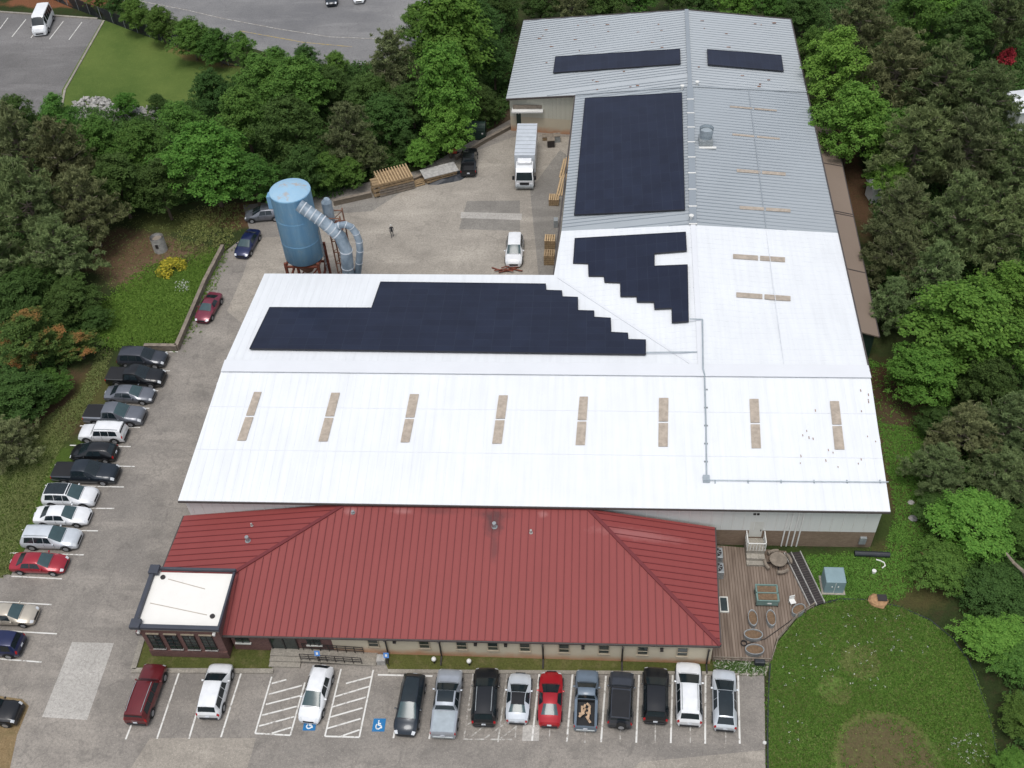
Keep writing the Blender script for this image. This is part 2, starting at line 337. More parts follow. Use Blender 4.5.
def single(name, mb, mat, label, cat, group=None, smooth=False, bevel=0, base=None):
    vs = mb.v; c = base or (sum(v[0] for v in vs)/len(vs), sum(v[1] for v in vs)/len(vs), min(v[2] for v in vs))
    o = link(name, mb.mesh(name, mat, c, smooth)); o.location = c; tag(o, label, cat, group)
    if bevel:
        md = o.modifiers.new('bevel', 'BEVEL'); md.width = bevel; md.segments = 2; md.limit_method = 'ANGLE'
    return o
def struct(name, mb, mat): 
    o = link(name, mb.mesh(name, mat)); o['kind'] = 'structure'; return o
def copy_tree(o, parent=None):
    c = o.copy(); COL.objects.link(c); c.parent = parent
    for ch in list(o.children): copy_tree(ch, c)
    return c
def px_sheet(name, pts, lvl, mat):
    return struct(name, MB().sheet([P(x, y, lvl*.005) for x, y in pts]), mat)

# ------------------------------------------------------------------ ground
struct('ground', MB().sheet([(-700, -300, 0), (700, -300, 0), (700, 1400, 0), (-700, 1400, 0)]), M['ground'])
px_sheet('parking_lot', [(-90, 560), (11, 575), (30, 540), (55, 497), (78, 455), (100, 418), (118, 382), (135, 352), (178, 350), (221, 255), (250, 232), (243, 205), (290, 200),
                         (420, 170), (470, 142), (513, 118), (620, 118), (640, 600), (764, 660), (768, 940), (-130, 940)], 1, M['lot'])
px_sheet('yard', [(262, 246), (300, 232), (333, 205), (372, 196), (405, 186), (440, 172), (478, 150), (513, 137), (590, 137), (590, 330), (250, 330), (228, 312), (228, 311)], 2, M['yard'])
for pts, m, l in (([(42, 717), (72, 642), (114, 643), (87, 720)], 'patch_pale', 3), ([(461, 212), (522, 213.5), (521.5, 220), (460.5, 218)], 'patch_pale', 4),
                  ([(467, 201), (520, 200.5), (520, 231), (459, 229)], 'patch_dark', 3), ([(305, 216), (345, 203), (378, 196), (405, 190), (372, 211), (330, 214)], 'patch_dark', 3),
                  ([(523, 725), (539.5, 725), (539, 741), (522, 741)], 'patch_pale', 5), ([(255, 238), (290, 236), (284, 262), (258, 285), (246, 311), (227, 311), (243, 275)], 'drive', 3),
                  ([(0, 560), (0, 560.2), (0, 560.1)], 'patch_dark', 2), 
                  ([(150, 738), (256, 738), (238, 800), (110, 800)], 'drive', 2), ([(540, 290), (610, 270), (600, 180), (560, 150), (530, 190)], 'patch_dark', 3), ([(640, 762), (764, 750), (768, 800), (600, 800)], 'drive', 2)):
    if len(pts) > 3: px_sheet('paving_patch', pts, l, M[m])
px_sheet('bare_verge', [(-60, 690), (0, 696), (22, 699), (29, 706), (24, 718), (17, 735), (10, 768), (-20, 860), (-120, 900)], 3, M['gravel'])
px_sheet('far_parking_lot', [(-120, 4), (0, 12), (97, 19), (103, 20), (62, 90), (61, 106), (0, 128), (-140, 180)], 1, M['lot_far'])
px_sheet('lawn', [(103, 19), (170, 43), (240, 66), (250, 75), (205, 110), (110, 118), (61, 106), (62, 90)], 2, M['lawn'])
px_sheet('road', [(60, -14), (130, 3), (230, 42), (300, 62), (352, 66), (400, 60), (450, 20), (520, -60), (40, -60)], 1, M['road'])
px_sheet('meadow', [(769, 780), (767, 700), (770, 655), (778, 642), (803, 612), (820, 605), (860, 600), (905, 608), (950, 634), (975, 672), (990, 715), (1001, 768), (1010, 860), (770, 860)], 2, M['meadow'])
px_sheet('front_lawn', [(142.5, 641), (135.5, 667.5), (272, 669), (276, 645)], 3, M['verge'])
px_sheet('front_lawn', [(380, 648), (388, 669), (757, 672), (757, 650)], 3, M['verge'])
px_sheet('flower_border', [(712, 660), (770, 662), (766, 676), (764, 674), (716, 672)], 4, M['mulch'])
# kerbs
def kerb(name, pts, w=.25, h=.13):
    mb = MB()
    for a, b in zip(pts[:-1], pts[1:]):
        A, B = P(*a), P(*b); d = (B-A).normalized()*w*.5
        mb.bar(A-d*.0+Vector((0, 0, h/2)), B+d*.6+Vector((0, 0, h/2)), w, h)
    return struct(name, mb, M['concrete'])
kerb('kerb', [(143, 638), (134, 668)], .45); kerb('kerb', [(132, 671), (272, 671.5)], .4); kerb('kerb', [(388, 671.5), (762, 674)], .3, .1); kerb('kerb', [(-60, 8), (97, 19)], .35, .15)
kerb('kerb', [(104, 21), (82, 60), (65, 90), (62, 106)], .3, .12)
# lines
def line(a, b, w=.11, m='line', lvl=5, name='parking_line'):
    A, B = P(*a), P(*b); s = (B-A).normalized().cross(Vector((0, 0, 1)))*w/2; z = Vector((0, 0, lvl*.005))
    return MB().sheet([A-s+z, B-s+z, B+s+z, A+s+z]), m
def lines(name, segs, w=.11, m='line', lvl=6):
    mb = MB()
    for i, (a, b) in enumerate(segs): 
        q, _ = line(a, b, w, m, lvl+.2*(i % 9)); mb.add(q.v, q.f)
    return struct(name, mb, M[m])
lines('parking_line', [((152, 672), (125.8, 739.5)), ((179.4, 672), (157, 739)), ((209, 672), (189, 739)), ((241.5, 672), (221, 737.4)), ((407, 670), (393.4, 738.4)), ((443, 672), (429.2, 739)),
      ((377.8, 675), (432.5, 676.3)), ((539.5, 672), (532, 741)), ((572.7, 673), (566.8, 742.3)), ((605.9, 676), (601, 742.3)), ((639.1, 675), (636.2, 742.9)), ((672.7, 675), (670.7, 743.3)),
      ((705.5, 675), (705.1, 743.9)), ((738.1, 675), (739.7, 743.9))], .14)
lines('parking_line', [((551.5, 680), (549.3, 741)), ((586.4, 690), (584.8, 743)), ((621.5, 690), (620, 742)), ((655.7, 690), (655.2, 743)), ((690.3, 690), (690.3, 743)), ((725.2, 690), (725.7, 744))], .1, 'line_faint')
z5 = lambda x, y: (180+x/5.12, 630+y/5.12); z6 = lambda x, y: (370+x/5.12, 630+y/5.12)
lines('hatched_bay', [(z5(*a), z5(*b)) for a, b in (((470, 240), (385, 530)), ((640, 270), (565, 540)), ((385, 530), (565, 540)), ((470, 275), (545, 255)), ((455, 330), (625, 285)), ((440, 382), (615, 338)),
      ((420, 438), (598, 392)), ((405, 493), (585, 445)), ((470, 530), (570, 500)))], .13)
lines('hatched_bay', [(z5(*a), z5(*b)) for a, b in (((825, 200), (742, 545)), ((990, 205), (918, 550)), ((742, 545), (918, 550)), ((850, 275), (980, 240)), ((795, 342), (968, 290)), ((780, 395), (952, 345)),
      ((770, 447), (935, 400)), ((755, 505), (925, 455)), ((825, 545), (920, 512)))], .13)
lines('hatched_bay', [(z6(*a), z6(*b)) for a, b in (((530, 215), (480, 560)), ((703, 225), (655, 575)), ((480, 560), (740, 562)), ((752, 465), (742, 562)), ((495, 420), (540, 390)), ((490, 490), (540, 460)),
      ((515, 548), (600, 480)), ((590, 555), (715, 460)), ((670, 555), (750, 495)))], .12, 'line_faint')
lines('parking_line', [((122, 352), (178, 352)), ((118, 371), (170, 371)), ((108, 390.5), (158.2, 391)), ((90, 408), (149.4, 408.5)), ((80, 426), (140.2, 427.7)), ((70, 445.5), (130.9, 446.8)), ((55, 465), (134.8, 466.7)), ((45, 485.5), (124, 487.2)),
      ((36, 508), (114.3, 508.7)), ((22, 530), (98, 531)), ((10, 553), (84, 555)), ((11.7, 576.4), (62, 579)), ((-20, 601), (52, 604.8)), ((-30, 629), (57, 634)), ((-40, 656), (41.6, 662.3))], .12)
lines('parking_line', [((8, 18), (0, 29)), ((26, 19.5), (12, 37)), ((45, 20.5), (31, 38)), ((63.5, 21.3), (49.5, 39.4)), ((82, 22.3), (69, 39.9))], .14)
lines('road_line', [((139, 1), (186, 10)), ((186, 10), (220, 18)), ((220, 18), (278, 29)), ((278, 29), (329, 37)), ((329, 37), (385, 39.4))], .16, 'line_faint')
lines('road_line', [((240, 31), (303.5, 42.5)), ((303.5, 42.5), (352, 47))], .2, 'yellow')
def ada(q):
    a = [P(*p, .034) for p in q]; struct('disabled_bay_square', MB().sheet(a), M['blue_paint'])
    c = sum(a, Vector())/4; ex = (a[1]-a[0])*.5; ey = (a[0]-a[3])*.5; mb = MB(); zz = Vector((0, 0, .006))
    pt = lambda u, v: c+ex*u+ey*v+zz
    def seg(p, q2, w=.1):
        A, B = pt(*p), pt(*q2); s = (B-A).normalized().cross(Vector((0, 0, 1)))*w/2; mb.sheet([A-s, B-s, B+s, A+s])
    mb.sheet([pt(-.12+.13*math.cos(t), .62+.13*math.sin(t)) for t in np.linspace(0, 6.28, 9)[:-1]])
    seg((-.12, .45), (-.05, -.05)); seg((-.05, -.05), (.35, -.08)); seg((.35, -.08), (.5, -.5)); seg((-.1, .2), (.3, .2))
    arc = [(-.05+.42*math.cos(t), -.22+.42*math.sin(t)) for t in np.linspace(2.2, 6.0, 9)]
    for i in range(8): seg(arc[i], arc[i+1])
    zoff = 0
    mb.v = [(v[0], v[1], v[2]+.0012*(i//4 % 14)) for i, v in enumerate(mb.v)]
    struct('disabled_bay_symbol', mb, M['sym'])
ada([(304.5, 720), (316.8, 720), (315, 730.5), (302.5, 730.5)]); ada([(373.8, 718.5), (386, 718.5), (384.3, 731.5), (371.8, 731.5)])

# ------------------------------------------------------------------ roofs
def ribs(mb, poly, n, d, spacing, w, h, m=None, inset=.02):
    """standing seams: bars lying on a planar polygon, running along d"""
    n = Vector(n).normalized(); d = Vector(d); d = (d-n*d.dot(n)).normalized(); s = n.cross(d).normalized()
    o = Vector(poly[0]); q = [((Vector(p)-o).dot(s), (Vector(p)-o).dot(d)) for p in poly]
    lo, hi = min(a for a, b in q), max(a for a, b in q); k = math.ceil((lo+.01)/spacing)
    while k*spacing < hi-.01:
        u = k*spacing; xs = []
        for i in range(len(q)):
            (a, b), (c, e) = q[i], q[(i+1) % len(q)]
            if (a-u)*(c-u) < 0: xs.append(b+(e-b)*(u-a)/(c-a))
        xs.sort()
        for j in range(0, len(xs)-1, 2):
            if xs[j+1]-xs[j] > .2: mb.bar(o+s*u+d*(xs[j]+inset)+n*(h/2), o+s*u+d*(xs[j+1]-inset)+n*(h/2), w, h, m, up=n)
        k += 1
def polyn(poly):
    n = Vector()
    for i in range(len(poly)): a, b = Vector(poly[i]), Vector(poly[(i+1) % len(poly)]); n += a.cross(b)
    n.normalize(); return n if n.z > 0 else -n
fac = thing('factory_building', 'long white and grey metal roofed factory with a rear wing covered in solar panels', 'factory', (-4.0, 70, 0))
A_ = P(178, 500.5, 5.5); B_ = P(890.5, 511.5, 5.5); C_ = P(869.7, 372, 7.6); D_ = P(223, 366, 7.6); E_ = P(701, 370.5, 7.6); Mi = P(705, 509, 5.5)
F_ = P(264.5, 273.5, 6.0); G_ = P(554, 275, 6.0); Hr = P(693, 225, 7.9); He = P(838.5, 233, 6.2); Hl = P(561.5, 231, 6.0)
Jr = P(690, 87, 7.9); Jl = P(575.5, 95, 6.0); Je = P(806.5, 92.5, 6.2); Kl = P(506, 98.5, 4.9); Tl = P(523.5, 20.5, 4.9); Tr = P(686.5, 10, 7.9); Te = P(791, 19.5, 6.2)
pl_s = Plane(A_, B_, (D_+E_)/2); pl_n = Plane(D_, F_, (E_+G_)/2); pl_w = Plane(Hl, Hr, Jr); pl_e = Plane(Hr, He, Je); pl_wt = Plane(Kl, Tl, Jr); pl_et = Plane(Jr, Je, Tr)
def slab(name, polys, mat, ribm, d, sp, parent=fac, th=.18, w=.05, h=.05):
    mb = MB()
    for p in polys:
        mb.prism([Vector(q) for q in p], th, None, M[mat])
        n = polyn(p); ribs(mb, p, n, d, sp, w, h, M[ribm])
    return part(name, mb, None, parent)
r1 = slab('roof', [[A_, Mi, E_], [A_, E_, D_], [Mi, B_, C_], [Mi, C_, E_]], 'white_roof', 'white_roof', (0, 1, 0), .75, w=.04, h=.02)
r2 = slab('roof', [[D_, E_, G_], [D_, G_, F_]], 'white_roof', 'white_roof', (0, 1, 0), .75, w=.04, h=.02)
r3 = slab('roof', [[G_, E_, Hr], [G_, Hr, Hl], [E_, C_, He], [E_, He, Hr]], 'white_roof', 'white_roof', (1, 0, 0), .75, w=.04, h=.02)
r4 = slab('roof', [[Hl, Hr, Jr, Jl], [Hr, He, Je, Jr]], 'grey_roof', 'grey_rib', (1, 0, 0), .58, w=.09, h=.06)
r5 = slab('roof', [[Kl, Jl, Jr], [Kl, Jr, Tr, Tl], [Jr, Je, Te, Tr]], 'grey_roof_old', 'grey_rib', (1, 0, 0), .62, w=.06, h=.05)
TRIS = [(A_, Mi, E_), (A_, E_, D_), (Mi, B_, C_), (Mi, C_, E_), (G_, E_, Hr), (G_, Hr, Hl), (E_, C_, He), (E_, He, Hr), (Hr, He, Je), (Hr, Je, Jr), (Hl, Hr, Jr), (Hl, Jr, Jl)]
def onroof(px, py, off):
    for a, b, c in TRIS:
        q = Plane(a, b, c).at(px, py); ok = []
        for u, v in ((a, b), (b, c), (c, a)): ok.append((v.x-u.x)*(q.y-u.y)-(v.y-u.y)*(q.x-u.x))
        if all(k >= -1e-3 for k in ok) or all(k <= 1e-3 for k in ok): return q+Vector((0, 0, off))
    return pl_s.at(px, py, off)
# ridge cap and flashings
mb = MB()
for a, b, w in ((Tr, Jr, .5), (Jr, Hr, .75)): mb.bar(a+Vector((0, 0, .09)), b+Vector((0, 0, .09)), w, .08)
part('ridge_cap', mb, M['grey_rib'], r4)
for k in range(1, 10): part('ridge_strap', MB().bar(Jr.lerp(Hr, k/9)+Vector((-.42, 0, .16)), Jr.lerp(Hr, k/9)+Vector((.42, 0, .16)), .16, .05), M['white'], r4)
mb = MB(); mb.bar(Hr+Vector((0, 0, .07)), E_+Vector((0, 0, .07)), .5, .07); part('ridge_cap', mb, M['white_rib'], r3)
mb = MB(); mb.bar(D_+Vector((0, 0, .06)), E_+Vector((0, 0, .06)), 1.5, .06); mb.bar(E_+Vector((0, 0, .065)), C_+Vector((0, 0, .065)), 1.5, .06); part('ridge_cap', mb, M['white_rib'], r1)
for k in (.36, .68):
    a, b, c = A_.lerp(D_, k), Mi.lerp(E_, k), B_.lerp(C_, k); u = Vector((0, 0, .012)); part('sheet_lap', MB().bar(a+u, b+u, .05, .03), M['white_rib'], r1); part('sheet_lap', MB().bar(b+u, c+u, .05, .03), M['white_rib'], r1)
a, b = F_.lerp(D_, .5), G_.lerp(E_, .5); part('sheet_lap', MB().bar(a+u, b+u, .05, .03), M['white_rib'], r2)
a, b = E_.lerp(C_, .5), Hr.lerp(He, .5); part('sheet_lap', MB().bar(a+Vector((0, 0, .03)), b+Vector((0, 0, .03)), .05, .03), M['white_rib'], r3); c = Jr.lerp(Je, .5); part('sheet_lap', MB().bar(b+Vector((0, 0, .06)), c+Vector((0, 0, .06)), .08, .04), M['grey_rib'], r4)
mb = MB(); mb.bar(G_.lerp(E_, .03)+Vector((0, 0, .05)), E_.lerp(G_, .03)+Vector((0, 0, .05)), .25, .03); part('valley_flashing', mb, M['white_rib'], r2)
mb = MB(); mb.bar(Jl+Vector((0, 0, .1)), Jr+Vector((0, 0, .1)), .25, .08); mb.bar(Jr+Vector((0, 0, .1)), Je+Vector((0, 0, .1)), .2, .08); part('step_flashing', mb, M['grey_roof'], r5)
mb = MB(); mb.bar(A_+Vector((0, -.03, -.12)), B_+Vector((0, -.03, -.12)), .16, .16); part('gutter', mb, M['gutter'], fac)
for a, b, o_, w_, h_ in ((Kl, Jl, (0, -.05, -.1), .2, .2), (Jl, G_, (-.06, 0, -.14), .15, .18), (Tl, Tr, (0, 0, 0), .1, .25), (Tr, Te, (0, 0, 0), .1, .25), (Te, He, (0, 0, 0), .12, .22), (He, C_, (0, 0, 0), .12, .2)):
    part('eave_trim', MB().bar(a+Vector(o_), b+Vector(o_), w_, h_), M['gutter'], fac)
# walls
def wallquad(mb, a, b, z0, za, zb, th=.3, m=None):
    a, b = Vector((a[0], a[1], 0)), Vector((b[0], b[1], 0)); e_ = (b-a).normalized()*.004; n = (b-a).normalized().cross(Vector((0, 0, 1)))*th; a = a+e_; b = b-e_
    vs = [a+Vector((0, 0, z0)), b+Vector((0, 0, z0)), b+Vector((0, 0, zb)), a+Vector((0, 0, za))]; vs2 = [v-n for v in vs]
    return mb.add(vs+vs2, [(0, 1, 2, 3), (7, 6, 5, 4), (0, 4, 5, 1), (1, 5, 6, 2), (2, 6, 7, 3), (3, 7, 4, 0)], m)
WY = 52.95; x0w, x1w = A_.x+.35, B_.x-.45
# world y of the ends of the front wall follow the eave
ya, yb = A_.y+.35, B_.y+.35
base_pts = [(x0w, ya), (x1w, yb), (C_.x-.4, C_.y), (He.x-.4, He.y), (Te.x-.4, Te.y-.4), (Tr.x, Tr.y-.4), (Tl.x+.4, Tl.y-.4), (Kl.x+.4, Kl.y+.4), (Jl.x+.3, Jl.y+.4), (G_.x+.35, G_.y-.35), (F_.x+.4, F_.y-.35), (D_.x+.45, D_.y)]
ztop = [5.28, 5.28, 7.3, 5.95, 5.95, 7.65, 4.65, 4.66, 5.75, 5.75, 5.75, 7.2]
mats = ['siding', 'siding', 'siding', 'siding', 'siding', 'siding', 'siding_tan', 'siding_tan', 'siding_tan', 'siding', 'siding', 'siding']
for i in range(12):
    a, b = base_pts[i], base_pts[(i+1) % 12]; za, zb = ztop[i], ztop[(i+1) % 12]; mb = MB()
    zsplit = 2.15
    wallquad(mb, a, b, zsplit, za, zb, .3)
    w = part('wall', mb, M[mats[i]], fac)
    mb = MB(); wallquad(mb, a, b, 0, zsplit, zsplit, .34); part('base_wall', mb, M['brick_tan'] if i != 7 else M['cream'], fac)
# wall corner trim, siding ribs on front and dock walls
mb = MB()
for k in range(int((x1w-x0w)/.9)):
    x = x0w+.4+k*.9; y = ya+(yb-ya)*(x-x0w)/(x1w-x0w); mb.box((x, y-.02, (2.2+5.25)/2), (.05, .05, 3.0))
part('siding_rib', mb, M['white'], fac)
mb = MB(); a, b = Vector(base_pts[7]), Vector(base_pts[8])
for k in range(1, 16):
    q = a.lerp(b, k/16); mb.box((q.x, q.y-.02, 3.6), (.06, .05, 2.1+.9*k/16))
part('siding_rib', mb, M['siding_tan'], fac)
# front wall details
YF = yb
def fx(px, py, z=0): return PY(px, py, YF).x
for px in (783.5, 788.5, 794, 799):
    x = PY(px+1, 530, YF).x; mb = MB(); mb.box((x, YF-.1, 2.65), (.1, .1, 5.2)); part('downpipe', mb, M['white'], fac)
xd = PY(754, 538, YF).x
mb = MB(); mb.box((xd, YF-.03, 2.3), (1.1, .08, 2.1)); dr = part('door', mb, M['off_white'], fac)
mb = MB(); mb.box((xd+.4, YF-.1, 2.2), (.06, .08, .15)); part('handle', mb, M['dark'], dr)
mb = MB(); mb.box((PY(755, 520, YF).x, YF-.04, 4.4), (.5, .1, .25)); part('wall_light', mb, M['dark'], fac)
st = MB()
st.box((xd, YF-.75, .55), (1.5, 1.3, 1.1)); st.box((xd, YF-1.65, .35), (1.5, .5, .7)); st.box((xd, YF-2.1, .18), (1.5, .4, .36)); s_ = part('steps', st, M['concrete'], fac)
rl = MB()
for sx in (-.75, .75):
    for k in range(5): rl.bar((xd+sx, YF-.15-k*.3, 1.1), (xd+sx, YF-.15-k*.3, 2.1), .05)
    rl.bar((xd+sx, YF-.1, 2.1), (xd+sx, YF-1.4, 2.1), .07)
for k in range(7): rl.bar((xd-.75+k*.25, YF-1.38, 1.1), (xd-.75+k*.25, YF-1.38, 2.1), .05)
rl.bar((xd-.78, YF-1.38, 2.1), (xd+.78, YF-1.38, 2.1), .07); part('railing', rl, M['white'], s_)
mb = MB(); x = PY(861, 544, YF).x; mb.box((x, YF-.1, 1.1), (.55, .2, .9)); part('meter_box', mb, M['galv'], fac, bevel=.02)
# skylights
def strip(tl, tr, bl, br, plane, n=2, gap=.04, off=.10):
    for k in range(n):
        a, b = k/n+gap*(k > 0)/2, (k+1)/n-gap*(k < n-1)/2
        L = lambda p, q, t: (p[0]+(q[0]-p[0])*t, p[1]+(q[1]-p[1])*t)
        q = [L(tl, bl, a), L(tr, br, a), L(tr, br, b), L(tl, bl, b)]
        part('skylight', MB().prism([onroof(*p, off) for p in q], .05), M['skylight'], parent_roof)
parent_roof = r1
pl_s2 = Plane(Mi, B_, C_); pl_s1 = Plane(A_, Mi, D_)
for tx0, tx1, ty, bx0, bx1, by, pl in ((254.3, 261.7, 392.6, 237.4, 246, 441, pl_s1), (331.5, 340, 393.4, 318.6, 327.6, 441.8, pl_s1), (410, 419, 394.8, 400.6, 409.4, 442.7, pl_s1), (498.9, 507.9, 396, 492.3, 501.6, 444, pl_s1),
       (579.6, 588, 397.3, 575.5, 584.8, 445.4, pl_s1), (659, 668.4, 398.6, 658.3, 667.6, 447, pl_s1), (749.4, 758.4, 399.6, 751.6, 760.9, 448.6, pl_s2), (829.8, 838.8, 401.8, 834.7, 844.3, 449.9, pl_s2)):
    strip((tx0, ty), (tx1, ty), (bx0, by), (bx1, by), pl)
parent_roof = r3
pl_e2 = Plane(E_, C_, Hr)
for a, b, c, d in (((733, 254.7), (784.9, 258), (784.9, 262.6), (733, 259)), ((736.3, 293), (790.4, 296.8), (790.4, 301.5), (736.3, 297.6))): strip(a, d, b, c, pl_e2)
parent_roof = r4
for a, b, h in (((729.8, 106.3), (776.7, 110.3), 1.4), ((732.4, 134), (779.6, 138.5), 1.6), ((736.7, 169.5), (785.5, 173.2), 2.8), ((739.6, 206.5), (790.4, 209.7), 3)):
    strip(a, (a[0], a[1]+h), b, (b[0], b[1]+h), pl_e, off=.09)
# roof conduit, fan
def on(pl, pts, off): return [pl.at(x, y, off) for x, y in pts]
cond = MB(); cond.tube(on(pl_s1, [(704.3, 376)], .2)+on(pl_s2, [(705.8, 430), (706.4, 480.8)], .2), .065, 8); cond.tube(on(pl_s2, [(706.4, 481), (797, 482.3), (888, 483)], .18), .04, 8)
cond.tube([pl_e2.at(702.3, 321, .22), E_+Vector((.15, 0, .3)), onroof(704.3, 376, .2)], .07, 8); cond.tube([pl_w.at(689.8, 320.5, .2), pl_e2.at(702.3, 321, .22)], .06, 6); cond.tube([pl_n.at(646, 354.5, .25), pl_n.at(700, 354.5, .3)], .06, 6)
cond.box(pl_s2.at(706, 480, .22), (.55, .55, .35))
part('conduit', cond, M['pipe_grey'], fac, smooth=False)
for k in range(6):
    part('conduit_support', MB().box(onroof(705.9, 390+k*18, .06), (.32, .1, .1)), M['galv'], fac); part('conduit_support', MB().box(onroof(715+k*33, 482, .06), (.1, .3, .1)), M['pipe_grey'], fac)
fb = pl_e.at(705.5, 146, 0)
mb = MB(); mb.box(fb+Vector((0, .5, .4)), (1.5, 1.5, .8)); fan = part('roof_fan', mb, M['galv'], fac, bevel=.03)
mb = MB(); mb.tube([fb+Vector((0, .5, .8)), fb+Vector((0, .5, 1.2)), fb+Vector((0, .5, 1.25)), fb+Vector((0, .5, 2.0))], [.62, .62, .74, .8], 20, caps=False)
mb.add([fb+Vector((.7*math.cos(t), .5+.7*math.sin(t), 1.6)) for t in np.linspace(0, 6.283, 21)[:-1]], [tuple(range(20))]); part('fan_stack', mb, M['pipe_grey'], fan, smooth=False)
mb = MB(); mb.box(fb+Vector((.2, -.5, .1)), (1.9, .35, .1)); part('kerb_flashing', mb, M['white'], fan)
for px, py, pl in ((691, 220, pl_w), (682, 90, pl_w), (697, 86, pl_e)): 
    c = pl.at(px, py, 0); mb = MB(); mb.tube([c, c+Vector((0, 0, .55))], .14, 8); mb.tube([c+Vector((0, 0, .5)), c+Vector((0, 0, .62))], .25, 8); part('roof_vent', mb, M['white'], fac)
# debris marks (small lifted rust plates on the old roof)
mb = MB(); rr = random.Random(4)
for k in range(42):
    px, py = rr.uniform(535, 785), rr.uniform(18, 90); pl = pl_wt if px < 686 else pl_et
    c = pl.at(px, py, .07); mb.box(c, (rr.uniform(.15, .5), rr.uniform(.1, .2), .03))
o_ = part('roof_patch', mb, M['rust2'], r5); o_['kind'] = 'stuff'
mb = MB()
for k in range(22):
    px, py = rr.uniform(800, 878), rr.uniform(385, 470); c = pl_s2.at(px, py, .05); mb.box(c, (.06, rr.uniform(.12, .3), .02))
o_ = part('rust_fleck', mb, M['rust2'], r1); o_['kind'] = 'stuff'
# solar arrays
def array(pts, pl, mat, label, cols):
    w = [pl.at(x, y, .26) for x, y in pts]; c = sum(w, Vector())/len(w); c = Vector((c.x, c.y, pl.z(c.x, c.y)))
    t = thing('solar_array', label, 'solar panels', c, 0, 'solar panel arrays on the factory roof')
    n = pl.n; mb = MB(); mb.prism(w, .05); part('panel_field', mb, M[mat], t)
    fr = MB()
    for i in range(len(w)):
        a, b = w[i], w[(i+1) % len(w)]; fr.bar(a-n*.03, b-n*.03, .06, .12, up=n)
    part('edge_frame', fr, M['panel_edge'], t)
array([(555.7, 58.4), (680, 50.8), (680.6, 65.5), (553.6, 74.4)], pl_wt, 'solar', 'narrow solar panel strip across the left slope at the far end of the grey roof', 0)
array([(706.8, 51.2), (780.6, 57), (783, 72.9), (707.6, 66.4)], pl_et, 'solar', 'short narrow solar strip right of the ridge at the far end of the roof', 0)
array([(585.4, 100), (682, 94.5), (685, 211.6), (574.6, 216.7)], pl_w, 'solar', 'tall rectangular solar panel field on the grey metal roof', 0)
array([(575.3, 240.3), (685.8, 234), (686.8, 252.7), (654.6, 255.3), (654.6, 268), (687.6, 266.7), (688.7, 323.4), (672.3, 324.5), (672, 310), (654.8, 310.9), (654.2, 303.8), (637.3, 303.8), (637, 298.3),
       (620.9, 298.3), (620.6, 284.6), (605, 284), (604.2, 278), (589.1, 278), (588.6, 265.5), (573.6, 265)], Plane(Hl, Hr, E_), 'solar', 'stepped solar field with a white notch on the white wing roof', 0)
array([(380.9, 284), (545.7, 286), (546.2, 292.3), (561.8, 292.8), (562.4, 298.8), (577.7, 299.4), (577.9, 312.5), (594, 313), (594, 319.3), (610.5, 320.2), (611, 334.4), (627.7, 335.2), (628, 341.5), (645.5, 342),
       (645.5, 356.5), (250.2, 350.8), (270.2, 309.5), (371.9, 310)], Plane(D_, F_, G_), 'solar_w', 'long wide solar field with a staircase edge across the white front block', 0)
# loading dock
dk0 = PY(512, 110, Kl.y+.4)
dx = lambda px: PY(px, 118, Kl.y+.3).x
yD = Kl.y+.35
mb = MB(); mb.box((dx(528), yD-.55, 3.35), (dx(543)-dx(512), 1.1, .22)); part('canopy', mb, M['white'], fac)
mb = MB(); mb.box((dx(528), yD-.45, 3.75), (dx(543)-dx(512)-.3, .12, .5)); part('canopy_sign', mb, M['wood_grey'], fac)
mb = MB(); mb.box((dx(529), yD-.06, 1.7), (3.2, .14, 3.0)); part('dock_door', mb, M['green_dark'], fac)
mb = MB(); mb.box((dx(554), yD-.06, 4.2), (.3, .14, .3)); part('wall_vent', mb, M['dark'], fac)
# lean-to on the right flank
ln = thing('lean_to', 'long tan roofed lean-to along the right wall of the grey wing', 'lean-to', (27, 100, 0))
xo = [P(834, 128, 3.2), P(879, 336.5, 3.2)]; xi = [Vector((Te.x*.35+He.x*.65+.0, xo[0].y, 3.9)), Vector((C_.x*.25+He.x*.75-.1, xo[1].y+.4, 3.9))]
xi[0].x = 25.9; xi[1].x = 25.2
mb = MB(); mb.prism([xi[0], xi[1], xo[1], xo[0]], .15); lr = part('roof', mb, M['leanto'], ln)
mb = MB(); pz = Plane(xi[0], xi[1], xo[0])
for k in (.22, .47, .48, .74): a, b = xi[0].lerp(xi[1], k), xo[0].lerp(xo[1], k); mb.bar(a+Vector((0, 0, .02)), b+Vector((0, 0, .02)), .1, .05)
part('roof_joint', mb, M['gutter'], lr)
mb = MB(); mb.bar(xo[0]+Vector((.05, 0, -.1)), xo[1]+Vector((.05, 0, -.1)), .12, .2); part('gutter', mb, M['gutter'], ln)
mb = MB(); wallquad(mb, (xo[1].x-.3, xo[1].y+.3), (xo[0].x-.3, xo[0].y), 0, 3.0, 3.0, .2); wallquad(mb, (xi[1].x+.2, xo[1].y+.6), (xo[1].x-.3, xo[1].y+.35), 0, 3.5, 3.0, .2); part('wall', mb, M['green_dark'], ln)

